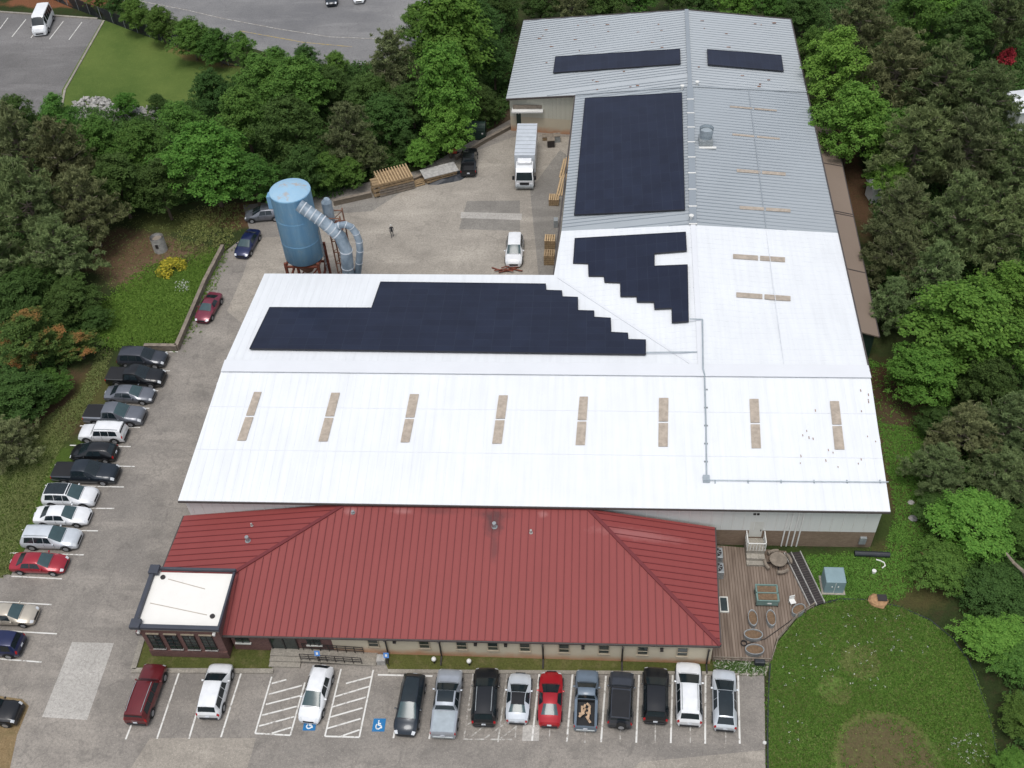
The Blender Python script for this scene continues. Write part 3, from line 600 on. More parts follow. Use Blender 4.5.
# ------------------------------------------------------------------ red roofed offices
off = thing('office_building', 'single storey front offices with a red hipped metal roof', 'office building', (-12, 45, 0))
yw = A_.y+.33; ZE = 2.95; ZR = 5.12
fl = Vector((P(137, 632, ZE).x, P(400, 641, ZE).y, ZE)); fr_ = Vector((P(720, 645, ZE).x, P(700, 645, ZE).y, ZE))
bl = Vector((P(183, 519, ZE).x, yw-.02, ZE)); br = Vector((P(714.8, 528, ZE).x, yw-.02, ZE)); rl_ = Vector((P(345, 508, ZR).x, yw-.02, ZR)); rr_ = Vector((P(588, 511, ZR).x, yw-.02, ZR))
mb = MB()
for p, d in (([fl, fr_, rr_, rl_], (0, 1, 0)), ([bl, fl, rl_], (1, 0, 0)), ([fr_, br, rr_], (1, 0, 0))):
    mb.prism(p, .16, None, M['red_roof']); ribs(mb, p, polyn(p), d, .6, .05, .05, M['red_rib'])
ro = part('roof', mb, None, off)
mb = MB()
for a, b in ((rl_, fl), (rr_, fr_), (rl_, rr_)): mb.bar(a+Vector((0, 0, .07)), b+Vector((0, 0, .07)), .3, .06)
part('hip_cap', mb, M['red_rib'], ro)
mb = MB(); mb.bar(fl+Vector((0, -.06, -.1)), fr_+Vector((0, -.06, -.1)), .12, .14); mb.bar(fr_+Vector((.06, 0, -.1)), br+Vector((.06, 0, -.1)), .12, .14); mb.bar(fl+Vector((-.06, 0, -.1)), bl+Vector((-.06, 0, -.1)), .12, .14); part('gutter', mb, M['gutter'], off)
plf = Plane(fl, fr_, rl_); pll = Plane(bl, fl, rl_)
for px, py, pl, h, rd in ((248, 541, pll, .6, .16), (252, 526, pll, .35, .08), (494.5, 527, plf, .55, .17), (531, 533, plf, .4, .1), (353, 513, plf, .25, .12)):
    c = pl.at(px, py, 0); mb = MB(); mb.tube([c, c+Vector((0, 0, h))], rd, 10); mb.tube([c, c+Vector((0, 0, .06))], rd*1.5, 10); part('roof_vent', mb, M['galv'] if rd > .11 else M['stone'], ro)
yfw = fl.y+.5
xa, xb = -28.0, fr_.x-.5
xcream = PY(336, 655, yfw).x
mb = MB(); wallquad(mb, (xcream, yfw), (xb, yfw), 0, 2.85, 2.85, .25); part('wall', mb, M['cream'], off)
mb = MB(); wallquad(mb, (xa, yfw), (xcream, yfw), 0, 2.85, 2.85, .25); part('wall', mb, M['brick'], off)
mb = MB(); wallquad(mb, (xb, yfw), (xb, yw), 0, 2.85, 2.85, .25); part('wall', mb, M['cream'], off)
mb = MB(); wallquad(mb, (fl.x+.5, yw), (fl.x+.5, yfw+4), 0, 2.85, 2.85, .25); part('wall', mb, M['brick'], off)
for px in (374.5, 425, 462, 493, 525, 564, 604, 643, 683):
    c = PY(px, 647, yfw); mb = MB(); mb.box((c.x, yfw-.02, 1.75), (.75, .08, 1.0)); w = part('window', mb, M['glassw'], off)
    mb = MB(); mb.box((c.x, yfw-.08, 1.2), (.95, .18, .1)); part('sill', mb, M['cream_trim'], w)
    mb = MB(); [mb.box((c.x+s*.4, yfw-.06, 1.75), (.06, .08, 1.0)) for s in (-1, 1)]; mb.box((c.x, yfw-.07, 1.75), (.74, .05, .05)); part('frame', mb, M['cream_trim'], w)
for px in (246, 316):
    c = PY(px, 648, yfw); mb = MB(); mb.box((c.x, yfw-.02, 1.75), (1.1, .08, 1.1)); w = part('window', mb, M['glassw'], off)
    mb = MB(); mb.box((c.x, yfw-.08, 1.15), (1.3, .18, .1)); part('sill', mb, M['off_white'], w)
    mb = MB(); mb.box((c.x, yfw-.08, 1.75), (.05, .05, 1.1)); mb.box((c.x, yfw-.08, 1.75), (1.1, .05, .05)); part('frame', mb, M['dark'], w)
c = PY(290, 650, yfw); xe = PY(287, 650, yfw).x
mb = MB(); mb.box((xe, yfw-.03, 1.5), (2.1, .1, 2.3)); d = part('door', mb, M['glassw'], off)
mb = MB(); [mb.box((xe+s, yfw-.1, 1.5), (.08, .08, 2.3)) for s in (-1.05, 0, 1.05)]; mb.box((xe, yfw-.1, 2.6), (2.1, .08, .08)); part('frame', mb, M['dark'], d)
for px in (388, 441, 543, 622.5, 708.5):
    x = PY(px, 650, yfw).x; mb = MB(); mb.tube([(x, yfw-.45, 2.8), (x, yfw-.15, 2.4), (x, yfw-.15, .25), (x, yfw-.9, .08)], .07, 6); part('downspout', mb, M['dark'], off)
for px in (396, 476, 506, 583, 662): 
    x = PY(px, 646, yfw).x; mb = MB(); mb.box((x, yfw-.15, 2.2), (.25, .25, .2)); part('wall_light', mb, M['dark'], off)
# tower
tw = thing('entrance_pavilion', 'square maroon brick pavilion with a flat white roof and grey parapet', 'pavilion', (-31.5, 44, 0))
Z1 = 4.7; tx0, tx1, ty0, ty1 = P(130, 626, Z1).x+.1, P(219, 629, Z1).x, P(180, 629, Z1).y, P(200, 569, Z1).y+.1
mb = MB(); o = .3
for a, b in (((tx0+o, ty0+o), (tx1-o, ty0+o)), ((tx1-o, ty0+o), (tx1-o, ty1-o)), ((tx1-o, ty1-o), (tx0+o, ty1-o)), ((tx0+o, ty1-o), (tx0+o, ty0+o))): wallquad(mb, a, b, 0, Z1-.4, Z1-.4, .3)
part('wall', mb, M['brick'], tw)
mb = MB(); mb.box(((tx0+tx1)/2, (ty0+ty1)/2, Z1-.45), (tx1-tx0-.6, ty1-ty0-.6, .3)); rf = part('roof', mb, M['membrane'], tw)
mb = MB(); cw = .34; zc = Z1-.12
mb.box(((tx0+tx1)/2, ty0+cw/2, zc), (tx1-tx0, cw, .35)); mb.box((tx0+cw/2, (ty0+ty1)/2, zc), (cw, ty1-ty0-2*cw, .35)); mb.box((tx1-cw/4, (ty0+ty1)/2, zc), (cw/2, ty1-ty0-2*cw, .35)); mb.box(((tx0+tx1)/2, ty1-cw/4, zc), (tx1-tx0, cw/2, .35))
part('parapet', mb, M['dark_trim'], tw, bevel=.03)
for cx, cy in ((tx0+.3, ty0+.3), (tx0+.3, ty1-.3)): mb = MB(); mb.box((cx, cy, Z1+.02), (.8, .8, .38)); part('corner_cap', mb, M['dark_trim'], tw, bevel=.03)
mb = MB(); mb.box(((tx0+tx1)/2, ty0+.2, Z1-.42), (tx1-tx0-.35, .2, .16)); part('cornice', mb, M['cream_trim'], tw)
for px, py in ((163, 577.5), (212.5, 616.5)):
    q = P(px, py, Z1-.29); mb = MB(); mb.tube([q, q+Vector((0, 0, .1))], .2, 12); part('roof_drain', mb, M['dark'], rf)
mb = MB()
for (a, b) in (((168, 579), (205, 589)), ((150, 603), (207, 615))):
    A, B = P(*a, Z1-.292), P(*b, Z1-.292); mb.bar(A, B, .06, .012)
part('roof_seam', mb, M['skylight'], rf)
for k in range(4):
    x = tx0+1.25+k*(tx1-tx0-2.3)/3.3; mb = MB(); mb.box((x, ty0+.27, 2.3), (.95, .1, 2.1)); w = part('window', mb, M['glassw'], tw)
    mb = MB(); mb.box((x, ty0+.22, 1.2), (1.05, .16, .08)); part('sill', mb, M['stone'], w); part('lintel', MB().box((x, ty0+.24, 3.44), (1.05, .1, .1)), M['cream_trim'], w)
    mb = MB(); [mb.box((x+s, ty0+.2, 2.3), (.04, .04, 2.1)) for s in (-.47, 0, .47)]; [mb.box((x, ty0+.2, 1.3+j*.5), (.95, .04, .04)) for j in range(5)]; part('frame', mb, M['dark'], w)
for k in range(3):
    y = ty0+1.2+k*1.5; mb = MB(); mb.box((tx0+.27, y, 2.3), (.1, .85, 2.1)); w = part('window', mb, M['glassw'], tw)
    mb = MB(); mb.box((tx0+.2, y, 1.2), (.22, 1.0, .12)); part('sill', mb, M['off_white'], w)
for x in (tx0+.35, tx1-.6): mb = MB(); mb.box((x, ty0+.1, 3.9), (.2, .25, .2)); part('wall_lamp', mb, M['white'], tw)
mb = MB(); mb.box(((tx0+tx1)/2, ty0+.24, .5), (tx1-tx0-.55, .1, .9)); part('plinth', mb, M['brick'], tw)
# stoop and ramp
sp = thing('entrance_stoop', 'pale concrete landing with steps and a railed ramp before the office door', 'steps', P(290, 665))
q = lambda px, py, z=.45: P(px, py, z)
ys = yfw
xs0, xs1 = P(272, 655).x, P(303, 655).x; ye = P(290, 668).y
mb = MB(); mb.box(((xs0+xs1)/2, (ys+ye+.8)/2, .25), (xs1-xs0, ys-ye-.8, .5)); mb.box(((xs0+xs1)/2, ye+.6, .17), (xs1-xs0, .4, .34)); mb.box(((xs0+xs1)/2, ye+.2, .09), (xs1-xs0, .4, .18)); part('landing', mb, M['concrete'], sp)
xr1 = P(377, 660).x; yr = P(330, 665).y
mb = MB(); mb.prism([Vector((xs1, ys, .5)), Vector((xr1, ys, .12)), Vector((xr1, yr, .12)), Vector((xs1, yr, .5))], .1); part('ramp', mb, M['concrete'], sp)
mb = MB()
for yy in (yr+.08, yr+1.0):
    for k in range(8):
        x = xs1+.1+(xr1-xs1-1.2)*k/7; z = .5-.38*k/8; mb.bar((x, yy, z), (x, yy, z+.95), .05)
    for h in (.35, .65, .95): mb.bar((xs1+.1, yy, .5+h), (xr1-1.1, yy, .16+h), .045)
part('railing', mb, M['dark'], sp)
# signs
for px, py, lab in ((321, 664, 'blue disabled parking sign above the white sedan'), (389, 666, 'blue disabled parking sign left of the dark sports car')):
    b = P(px, py); t_ = thing('parking_sign', lab, 'sign', b, 0, 'disabled parking signs before the offices')
    mb = MB(); mb.tube([b, b+Vector((0, 0, 1.9))], .035, 6); part('post', mb, M['dark'], t_)
    mb = MB(); mb.box(b+Vector((0, -.05, 1.75)), (.42, .03, .5), tilt=Matrix.Rotation(-.35, 3, 'X')); f_ = part('sign_face', mb, M['sign_blue'], t_)
    mb = MB(); mb.box(b+Vector((0, -.075, 1.77)), (.16, .03, .22), tilt=Matrix.Rotation(-.35, 3, 'X')); part('symbol', mb, M['white'], f_)
b = P(382, 662); t_ = single('utility_box', MB().box(b+Vector((0, 0, .35)), (.7, .6, .7)), M['stone'], 'grey box beside the parking sign at the end of the ramp', 'box', bevel=.04)
for px, py, lab in ((434.5, 663, 'round white globe light left of the dark downspout'), (469.5, 665, 'round white globe light behind the black SUV between the windows')):
    b = P(px, py); t_ = thing('globe_light', lab, 'garden light', b, 0, 'globe lights on the front lawn strip')
    mb = MB(); mb.tube([b, b+Vector((0, 0, .45))], .07, 8); part('post', mb, M['dark'], t_)
    mb = MB(); mb.tube([b+Vector((0, 0, .42+.2-.2*math.cos(a))) for a in np.linspace(.1, 3.04, 8)], [max(.02, .2*math.sin(a)) for a in np.linspace(.1, 3.04, 8)], 12); part('globe', mb, M['white'], t_, smooth=True)
for px in (397, 420): pass
for px0, px1, py in ((377.8, 432.5, 673.5),):
    a, b = P(px0, py), P(px1, py)

# ------------------------------------------------------------------ deck and yard of the offices
dkz = .12
dkp = [(713, 545), (786, 551), (813, 606), (797, 616), (776, 640), (771, 661), (711, 659)]
mb = MB(); mb.prism([P(x, y, dkz) for x, y in dkp], 0.0, dkz); dkt = single('deck', mb, M['deck'], 'brown boarded deck beside the red roofed offices', 'deck')
tr = thing('deck_railing', 'low grey rope and post fence edging the deck', 'fence', P(771, 660))
rp = [(813, 608), (797, 618), (777, 642), (771, 662)]; mb = MB(); mr = MB()
for i in range(3):
    A, B = P(*rp[i]), P(*rp[i+1]); n = max(2, int((B-A).length/1.3))
    for k in range(n): c = A.lerp(B, k/n); mb.bar(c, c+Vector((0, 0, .8)), .09)
    for z in (.35, .75): mr.bar(A+Vector((0, 0, z)), B+Vector((0, 0, z)), .06)
part('post', mb, M['wood_grey'], tr); part('rail', mr, M['wood_grey'], tr)
tr = thing('deck_fence', 'low wooden rail fence behind the flower border', 'fence', P(740, 661)); mb = MB(); mr = MB(); A, B = P(713, 661), P(769, 663)
for k in range(7): c = A.lerp(B, k/6); mb.bar(c, c+Vector((0, 0, .7)), .09)
for z in (.3, .65): mr.bar(A+Vector((0, 0, z)), B+Vector((0, 0, z)), .07)
part('post', mb, M['wood_grey'], tr); part('rail', mr, M['wood_grey'], tr)
tr = thing('access_ramp', 'dark metal ramp with three white rails running down to the meadow', 'ramp', P(800, 580))
za = .25
e = [(784, 553), (791, 552.5), (800, 551.5)]; g = [(810, 606.5), (816.5, 605), (824.5, 602.5)]
for i in range(2): mb = MB(); mb.prism([P(*p, za) for p in (e[i], e[i+1], g[i+1], g[i])], .08); 
for i in range(2):
    mb = MB(); mb.prism([P(*p, za) for p in (e[i], e[i+1], g[i+1], g[i])], .08); pd = part('walkway', mb, M['dark'], tr)
    mb = MB(); [mb.bar(P(e[i][0]+(g[i][0]-e[i][0])*k/22, e[i][1]+(g[i][1]-e[i][1])*k/22, za+.02), P(e[i+1][0]+(g[i+1][0]-e[i+1][0])*k/22, e[i+1][1]+(g[i+1][1]-e[i+1][1])*k/22, za+.02), .06, .04) for k in range(1, 22)]; part('tread', mb, M['gutter'], pd)
for i in range(3): mb = MB(); mb.bar(P(*e[i], .3), P(*g[i], .3), .07, .22); part('side_rail', mb, M['stone'], tr)
for px, py, lab in ((718.5, 560, 'grey air conditioner nearest the factory wall beside the red roof'), (719.5, 575, 'grey air conditioner further from the factory wall beside the red roof')):
    b = P(px, py)+Vector((-.25, 0, dkz)); t_ = thing('air_conditioner', lab, 'air conditioner', b, 0, 'air conditioners beside the red roof')
    part('cabinet', MB().box(b+Vector((0, 0, .5)), (1.0, 1.0, 1.0)), M['galv'], t_, bevel=.04)
    f_ = part('fan_guard', MB().tube([b+Vector((0, 0, 1.0)), b+Vector((0, 0, 1.06))], .4, 16), M['dark'], t_)
    mb = MB(); [mb.bar(b+Vector((-.36*math.cos(a), -.36*math.sin(a), 1.07)), b+Vector((.36*math.cos(a), .36*math.sin(a), 1.07)), .05, .03) for a in (0.1, .8, 1.6, 2.4)]; part('blade', mb, M['galv'], f_)
b = P(777, 565)+Vector((0, 0, dkz)); t_ = thing('picnic_table', 'round grey picnic table with curved benches by the factory steps', 'table', b)
mb = MB(); mb.tube([b+Vector((0, 0, .70)), b+Vector((0, 0, .76))], .72, 20); part('table_top', mb, M['wood_grey'], t_)
mb = MB(); mb.tube([b, b+Vector((0, 0, .7))], .09, 8); mb.bar(b+Vector((-1, 0, .2)), b+Vector((1, 0, .2)), .08); mb.bar(b+Vector((0, -1, .22)), b+Vector((0, 1, .22)), .08); part('frame', mb, M['dark'], t_)
for a in (.3, 1.87, 3.44, 5.0):
    mb = MB(); mb.tube([b+Vector((1.08*math.cos(a+s), 1.08*math.sin(a+s), .44)) for s in (-.45, -.22, 0, .22, .45)], .14, 6); part('bench', mb, M['wood_grey'], t_)
b = P(765.5, 600)+Vector((0, 0, dkz)); t_ = thing('garden_cart', 'pale green wheeled bin with two open tan compartments on the deck', 'cart', b)
mb = MB(); mb.box(b+Vector((0, 0, .55)), (1.75, 1.5, .7)); part('body', mb, M['green_box'], t_, bevel=.05)
for y in (-.36, .36): part('tray', MB().box(b+Vector((0, y, .92)), (1.5, .58, .06)), M['soil'], t_)
mb = MB(); mb.box(b+Vector((0, 0, .93)), (1.8, .08, .12)); [mb.box(b+Vector((0, s*.76, .93)), (1.8, .08, .12)) for s in (-1, 1)]; [mb.box(b+Vector((s*.86, 0, .93)), (.08, 1.44, .12)) for s in (-1, 1)]; part('rim', mb, M['green_box'], t_)
for s in (-1, 1):
    for u in (-1, 1): part('wheel', MB().tube([b+Vector((s*.8, u*.6, .16)), b+Vector((s*.9, u*.6, .16))], .16, 10), M['dark'], t_)
part('label_plate', MB().box(b+Vector((.15, -.76, .55)), (.35, .03, .15)), M['white'], t_)
def oval(b, rx, ry, h, lab, rz=0):
    t_ = thing('planter', lab, 'planter', b, rz, 'galvanised oval planters on the deck')
    mb = MB(); N = 24; R_ = [(rx, ry, 0), (rx*1.04, ry*1.04, h), (rx*.95, ry*.93, h), (rx*.93, ry*.9, h-.12)]
    vs = [(a*math.cos(2*math.pi*k/N), c*math.sin(2*math.pi*k/N), z) for a, c, z in R_ for k in range(N)]
    mb.add(vs, [(i*N+k, i*N+(k+1) % N, (i+1)*N+(k+1) % N, (i+1)*N+k) for i in range(3) for k in range(N)]); part('tub', mb, M['galv'], t_, world=False, smooth=False)
    mb = MB(); mb.add(vs[3*N:], [tuple(range(N))]); part('soil', mb, M['soil'], t_, world=False)
Zd = Vector((0, 0, dkz))
oval(P(752, 621.5)+Zd, .36, .72, .5, 'oval planter standing lengthwise, left of the upright pair below the green cart'); oval(P(770.2, 621.5)+Zd, .36, .72, .5, 'oval planter standing lengthwise, right of the upright pair below the green cart')
oval(P(752.5, 638)+Zd, .72, .45, .5, 'oval planter lying crosswise, farther from the car park'); oval(P(753.8, 653)+Zd, .72, .45, .5, 'oval planter lying crosswise, nearest the car park'); oval(P(797.5, 613)+Zd, .62, .4, .5, 'oval planter tucked in the deck corner beside the ramp', .7)
b = P(791.5, 605)+Zd; t_ = thing('garden_chair', 'small white plastic chair near the deck corner', 'chair', b, .3)
part('seat', MB().box((0, 0, .42), (.45, .45, .05)), M['white'], t_, world=False); part('backrest', MB().box((0, .22, .68), (.45, .05, .5)), M['white'], t_, world=False)
for s in (-1, 1):
    for u in (-1, 1): part('leg', MB().bar((s*.19, u*.19, 0), (s*.19, u*.19, .4), .04), M['white'], t_, world=False)
b = P(723.5, 606)+Zd; t_ = thing('floor_hatch', 'dark glass hatch in a cream frame set on the deck', 'hatch', b)
part('pane', MB().box(b+Vector((0, 0, .08)), (.55, 1.25, .06)), M['glassw'], t_); mb = MB(); [mb.box(b+Vector((s*.32, 0, .08)), (.1, 1.45, .16)) for s in (-1, 1)]; [mb.box(b+Vector((0, s*.68, .08)), (.54, .1, .16)) for s in (-1, 1)]; part('frame', mb, M['off_white'], t_)
b = P(743.5, 645)+Zd; mb = MB(); mb.tube([b+Vector((.22*math.cos(a), .22*math.sin(a), .08+.012*a)) for a in np.linspace(0, 15, 50)], .04, 6); mb.tube([b+Vector((.2, 0, .06)), P(765, 640)+Zd+Vector((0, 0, .05)), P(786, 625)+Zd+Vector((0, 0, .05)), P(806, 610)+Zd+Vector((0, 0, .05))], .035, 6)
single('garden_hose', mb, M['dark'], 'dark hose coiled by the planters and trailing across the deck', 'hose')
b = P(759, 664); single('storage_tub', MB().box(b+Vector((0, 0, .3)), (.8, .5, .6)), M['tarp'], 'black tub standing at the end of the flower border', 'tub', bevel=.08)
b = P(832, 588); t_ = thing('transformer_box', 'pale blue green electrical cabinet standing on the grass by the ramp', 'transformer', b)
part('cabinet', MB().box(b+Vector((0, .2, .85)), (1.6, 1.5, 1.6)), M['teal_box'], t_, bevel=.05); part('pad', MB().box(b+Vector((0, .2, .06)), (1.9, 1.8, .12)), M['concrete'], t_); mb = MB(); mb.box(b+Vector((0, -.56, .85)), (.03, .02, 1.4)); [mb.box(b+Vector((s*.25, -.57, 1.0)), (.1, .04, .12)) for s in (-1, 1)]; part('latch', mb, M['white'], t_)
single('drain_pipe', MB().tube([P(854, 555)+Vector((0, 0, .25)), P(889, 556.5)+Vector((0, 0, .25))], .24, 12), M['tarp'], 'black corrugated pipe lying along the factory wall', 'pipe')
mb = MB(); mb.tube([P(x, y)+Vector((0, 0, .06)) for x, y in ((876, 560), (880, 561), (884, 563), (885, 566), (882, 568.5))], .06, 6); single('hose', mb, M['white'], 'short white hose curled on the grass', 'hose')
single('bucket', MB().tube([P(873.5, 573), P(873.5, 573)+Vector((0, 0, .35))], [.14, .18], 10), M['white'], 'small white bucket on the grass below the hose', 'bucket')
b = P(878, 602); t_ = thing('flat_boulder', 'tan boulder with a dark plate on top at the meadow edge', 'boulder', b); rnd = random.Random(3)
def rockmb(c, r, h, rnd, n=10):
    mb = MB(); rings = []
    for j, (k, z) in enumerate(((.9, 0), (1.0, .35), (.8, .8), (.35, 1.0))):
        for i in range(n): a = 2*math.pi*i/n; q_ = r*k*rnd.uniform(.82, 1.15); rings.append(c+Vector((q_*math.cos(a), q_*math.sin(a)*.85, h*z*rnd.uniform(.9, 1.1))))
    mb.add(rings, [(j*n+i, j*n+(i+1) % n, (j+1)*n+(i+1) % n, (j+1)*n+i) for j in range(3) for i in range(n)]+[tuple(3*n+i for i in range(n))]); return mb
part('rock', rockmb(b, .8, .45, rnd), M['rock_tan'], t_); part('plate', MB().box(b+Vector((.25, .1, .5)), (.75, .6, .06)), M['dark'], t_)
for px, py, r_, m, lab in ((926, 553, .45, 'rock_tan', 'tan boulder in the grass right of the black pipe'), (911, 503, .3, 'stone', 'pale grey stone in the grass, nearer the roof eave'), (913, 519, .4, 'stone', 'flat grey stone in the grass below the paler stone')):
    single('boulder', rockmb(P(px, py), r_, r_*.6, rnd), M[m], lab, 'rock')
mb = MB(); ep = [(768, 790), (767.5, 730), (768.5, 690), (770, 664)]; mb.tube([P(x, y)+Vector((0, 0, .05)) for x, y in ep], .07, 6); single('garden_edging', mb, M['tarp'], 'black edging strip between the car park and the meadow', 'edging')
ep = [(815, 606), (840, 599), (870, 600), (900, 607), (930, 620), (952, 638), (968, 660), (980, 690), (990, 720), (998, 760), (1002, 800)]; mb = MB(); mb.tube([P(x, y)+Vector((0, 0, .03)) for x, y in ep], .055, 6); single('garden_edging', mb, M['tarp'], 'dark curved edging round the far side of the meadow', 'edging')
b = P(764.5, 743); single('marker_stone', rockmb(b, .16, .2, rnd), M['white'], 'small white stone at the edge of the car park', 'stone')
mb = MB(); mb.tube([P(1006, 553, 3.2), P(1014, 563, 3.0), P(1024, 572, 3.1), P(1040, 585, 3.2)], [.1, .13, .15, .16], 7); mb.tube([P(1024, 572, 3.1), P(1030, 600, 0)], [.14, .2], 7); single('dead_tree', mb, M['bark_pale'], 'bare pale leaning branch at the right edge', 'dead tree')

# ------------------------------------------------------------------ silo
SX, SY, SR = -30.2, 86.3, 2.08; sl = thing('dust_silo', 'tall pale blue cylindrical dust silo with thick grey ducts on a rusty frame', 'silo', (SX, SY, 0))
c = Vector((SX, SY, 0)); mb = MB(); mb.tube([c+Vector((0, 0, z)) for z in (4.7, 4.8, 12.9, 12.95, 13.1)], [1.9, SR, SR, SR+.03, SR+.01], 40); tk = part('tank', mb, M['blue'], sl, smooth=False)
for p in tk.data.polygons: p.use_smooth = len(p.vertices) == 4
mb = MB(); mb.tube([c+Vector((0, 0, 13.1)), c+Vector((0, 0, 13.16)), c+Vector((0, 0, 13.45)), c+Vector((0, 0, 13.58))], [SR, SR-.1, 1.1, .2], 40); part('tank_lid', mb, M['blue_top'], tk)
mb = MB(); [mb.tube([c+Vector((0, 0, z)), c+Vector((0, 0, z+.05))], SR+.012, 40) for z in (7.2, 10.1)]; part('seam_band', mb, M['blue'], tk)
mb = MB(); mb.tube([c+Vector((0, 0, 4.7)), c+Vector((0, 0, 2.6))], [1.9, .5], 24); part('hopper', mb, M['rust2'], sl)
for sx in (-1, 1):
    for sy in (-1, 1):
        mb = MB(); mb.bar((SX+sx*1.75, SY+sy*1.75, 0), (SX+sx*1.75, SY+sy*1.75, 5.0), .26); part('leg', mb, M['rust'], sl)
mb = MB()
for z in (4.5, 2.4):
    for s in (-1, 1): mb.bar((SX-1.9, SY+s*1.75, z), (SX+1.9, SY+s*1.75, z), .2); mb.bar((SX+s*1.75, SY-1.9, z+.002), (SX+s*1.75, SY+1.9, z+.002), .2)
for s in (-1, 1): mb.bar((SX-1.75, SY+s*1.75, .2), (SX+1.75, SY+s*1.75, 4.4), .14); mb.bar((SX+s*1.75, SY-1.75, .2), (SX+s*1.75, SY+1.75, 4.4), .14)
part('brace', mb, M['rust'], sl)
YD = SY-SR+.1
d0 = PY(299, 205, YD+.3); d1 = PY(322, 221, YD-.3); d2 = PY(340, 236, YD-.5); d3 = PY(346, 250, YD-.6); d4 = PY(350, 290, YD-.6)
path = [d0, d1, d2.lerp(d1, .15), d2, d3, d3.lerp(d4, .5), Vector((d4.x+.2, d4.y, .5))]
mb = MB(); mb.tube(path, .64, 20); du = part('duct', mb, M['duct'], sl, smooth=False)
def ring(mb, a, b, r, w=.12):
    d = (b-a).normalized(); part('duct_ring', MB().tube([a, a+d*w], r, 20), M['duct_band'], mb)
for k in range(5): ring(du, d0.lerp(d1, .15+k*.22), d1, .67)
for k in range(3): ring(du, d1.lerp(d2, .3+k*.25), d2, .67)
ring(du, d3, d4, .68); ring(du, d3.lerp(d4, .4), d4, .67)
arc = [PY(x, y, YD-.3) for x, y in ((334, 228), (339, 225.5), (345, 224.5), (351, 227), (356, 233), (359, 241), (360, 250), (359, 262), (357.5, 276))]; arc.append(Vector((arc[-1].x, arc[-1].y, .4)))
mb = MB(); mb.tube(arc, .36, 16); d_ = part('duct', mb, M['duct'], sl, smooth=False); mb = MB()
for i in range(1, 9): ring(d_, arc[i], arc[i+1], .385, .08)
mb = MB(); mb.box((SX-SR-.2, SY+.3, 11.6), (.6, .9, 1.5)); part('inspection_box', mb, M['blue'], sl, bevel=.04)
q0 = Vector((SX+SR+1.0, SY+1.4, 0)); mb = MB(); mb.tube([q0+Vector((0, 0, 8.2)), q0+Vector((0, 0, 10.6)), q0+Vector((.1, 0, 11.0))], [.55, .55, .3], 16); part('cyclone', mb, M['duct'], sl)
mb = MB()
for s in (-1, 1):
    for u in (-1, 1): mb.bar(q0+Vector((.6+s*.7, u*.7, 0)), q0+Vector((.6+s*.7, u*.7, 9.3)), .13)
for z in (1.5, 3, 4.5, 6, 7.5, 9):
    for u in (-1, 1): mb.bar(q0+Vector((-.1, u*.7, z)), q0+Vector((1.3, u*.7, z+.0)), .1); mb.bar(q0+Vector((-.1, u*.7, z-1.4)), q0+Vector((1.3, u*.7, z)), .07)
part('ladder_frame', mb, M['rust2'], sl); mb = MB(); mb.box(q0+Vector((.6, 0, 7.6)), (1.6, 1.6, .12)); part('platform', mb, M['rust'], sl)
mb = MB(); [mb.bar((SX+SR+.12, SY-.6+s*.4, .5), (SX+SR+.12, SY-.6+s*.4, 8.5), .05) for s in (0, 1)]; [mb.bar((SX+SR+.12, SY-.6, .6+k*.4), (SX+SR+.12, SY-.2, .6+k*.4), .04) for k in range(20)]; part('ladder', mb, M['galv'], sl)
# ------------------------------------------------------------------ vehicles
def carpaint(name, c, metal=.25, rough=.32):
    t = NT(name); t.base(t.mix(t.ramp(t.noise(1.3, 4, .6), .3, .75), dk(c, .9), dk(c, 1.08))); return t.fin(rough, metal, .5, .5)
PA = {'maroon': carpaint('maroon_car_paint', C(104, 32, 38)), 'white': carpaint('white_car_paint', C(226, 228, 230), 0), 'black': carpaint('black_car_paint', C(26, 28, 32)), 'silver': carpaint('silver_car_paint', C(176, 182, 190), .4),
      'red': carpaint('red_car_paint', C(166, 24, 36)), 'slate': carpaint('faded_blue_grey_paint', C(104, 118, 132), .1, .5), 'grey': carpaint('grey_car_paint', C(112, 116, 124), .4), 'charcoal': carpaint('charcoal_car_paint', C(66, 70, 78), .4),
      'navy': carpaint('navy_car_paint', C(28, 38, 78)), 'beige': carpaint('beige_car_paint', C(186, 178, 164), .3), 'red2': carpaint('dark_red_car_paint', C(158, 34, 50)), 'rose': carpaint('dusty_maroon_paint', C(122, 48, 66), .3), 'pale': carpaint('pale_silver_paint', C(204, 210, 216), .2),
      'blueblack': carpaint('blue_black_car_paint', C(30, 40, 50))}
M['cglass'] = simple('car_glass', C(30, 40, 45), .12, var=.15, spec=.6); M['cglass_l'] = simple('windscreen_glass_sky_tone', C(62, 82, 86), .16, var=.15, spec=.5)  # second car glass is paler: reflected sky put into its base colour
M['tyre'] = simple('tyre_rubber', C(30, 30, 30), .9); M['rim'] = simple('alloy_rim', C(160, 162, 166), .35, .4); M['plastic'] = simple('black_car_plastic', C(34, 35, 38), .65)
M['lamp'] = simple('clear_headlamp', C(214, 218, 222), .15, spec=.8); M['tail'] = simple('red_tail_lamp', C(170, 24, 30), .25); M['softtop'] = simple('black_fabric_top', C(30, 31, 35), .85)
M['junk'] = simple('scrap_wood', C(186, 158, 130), .85, var=.3, sc=4); M['plate'] = simple('licence_plate', C(200, 204, 210), .5)
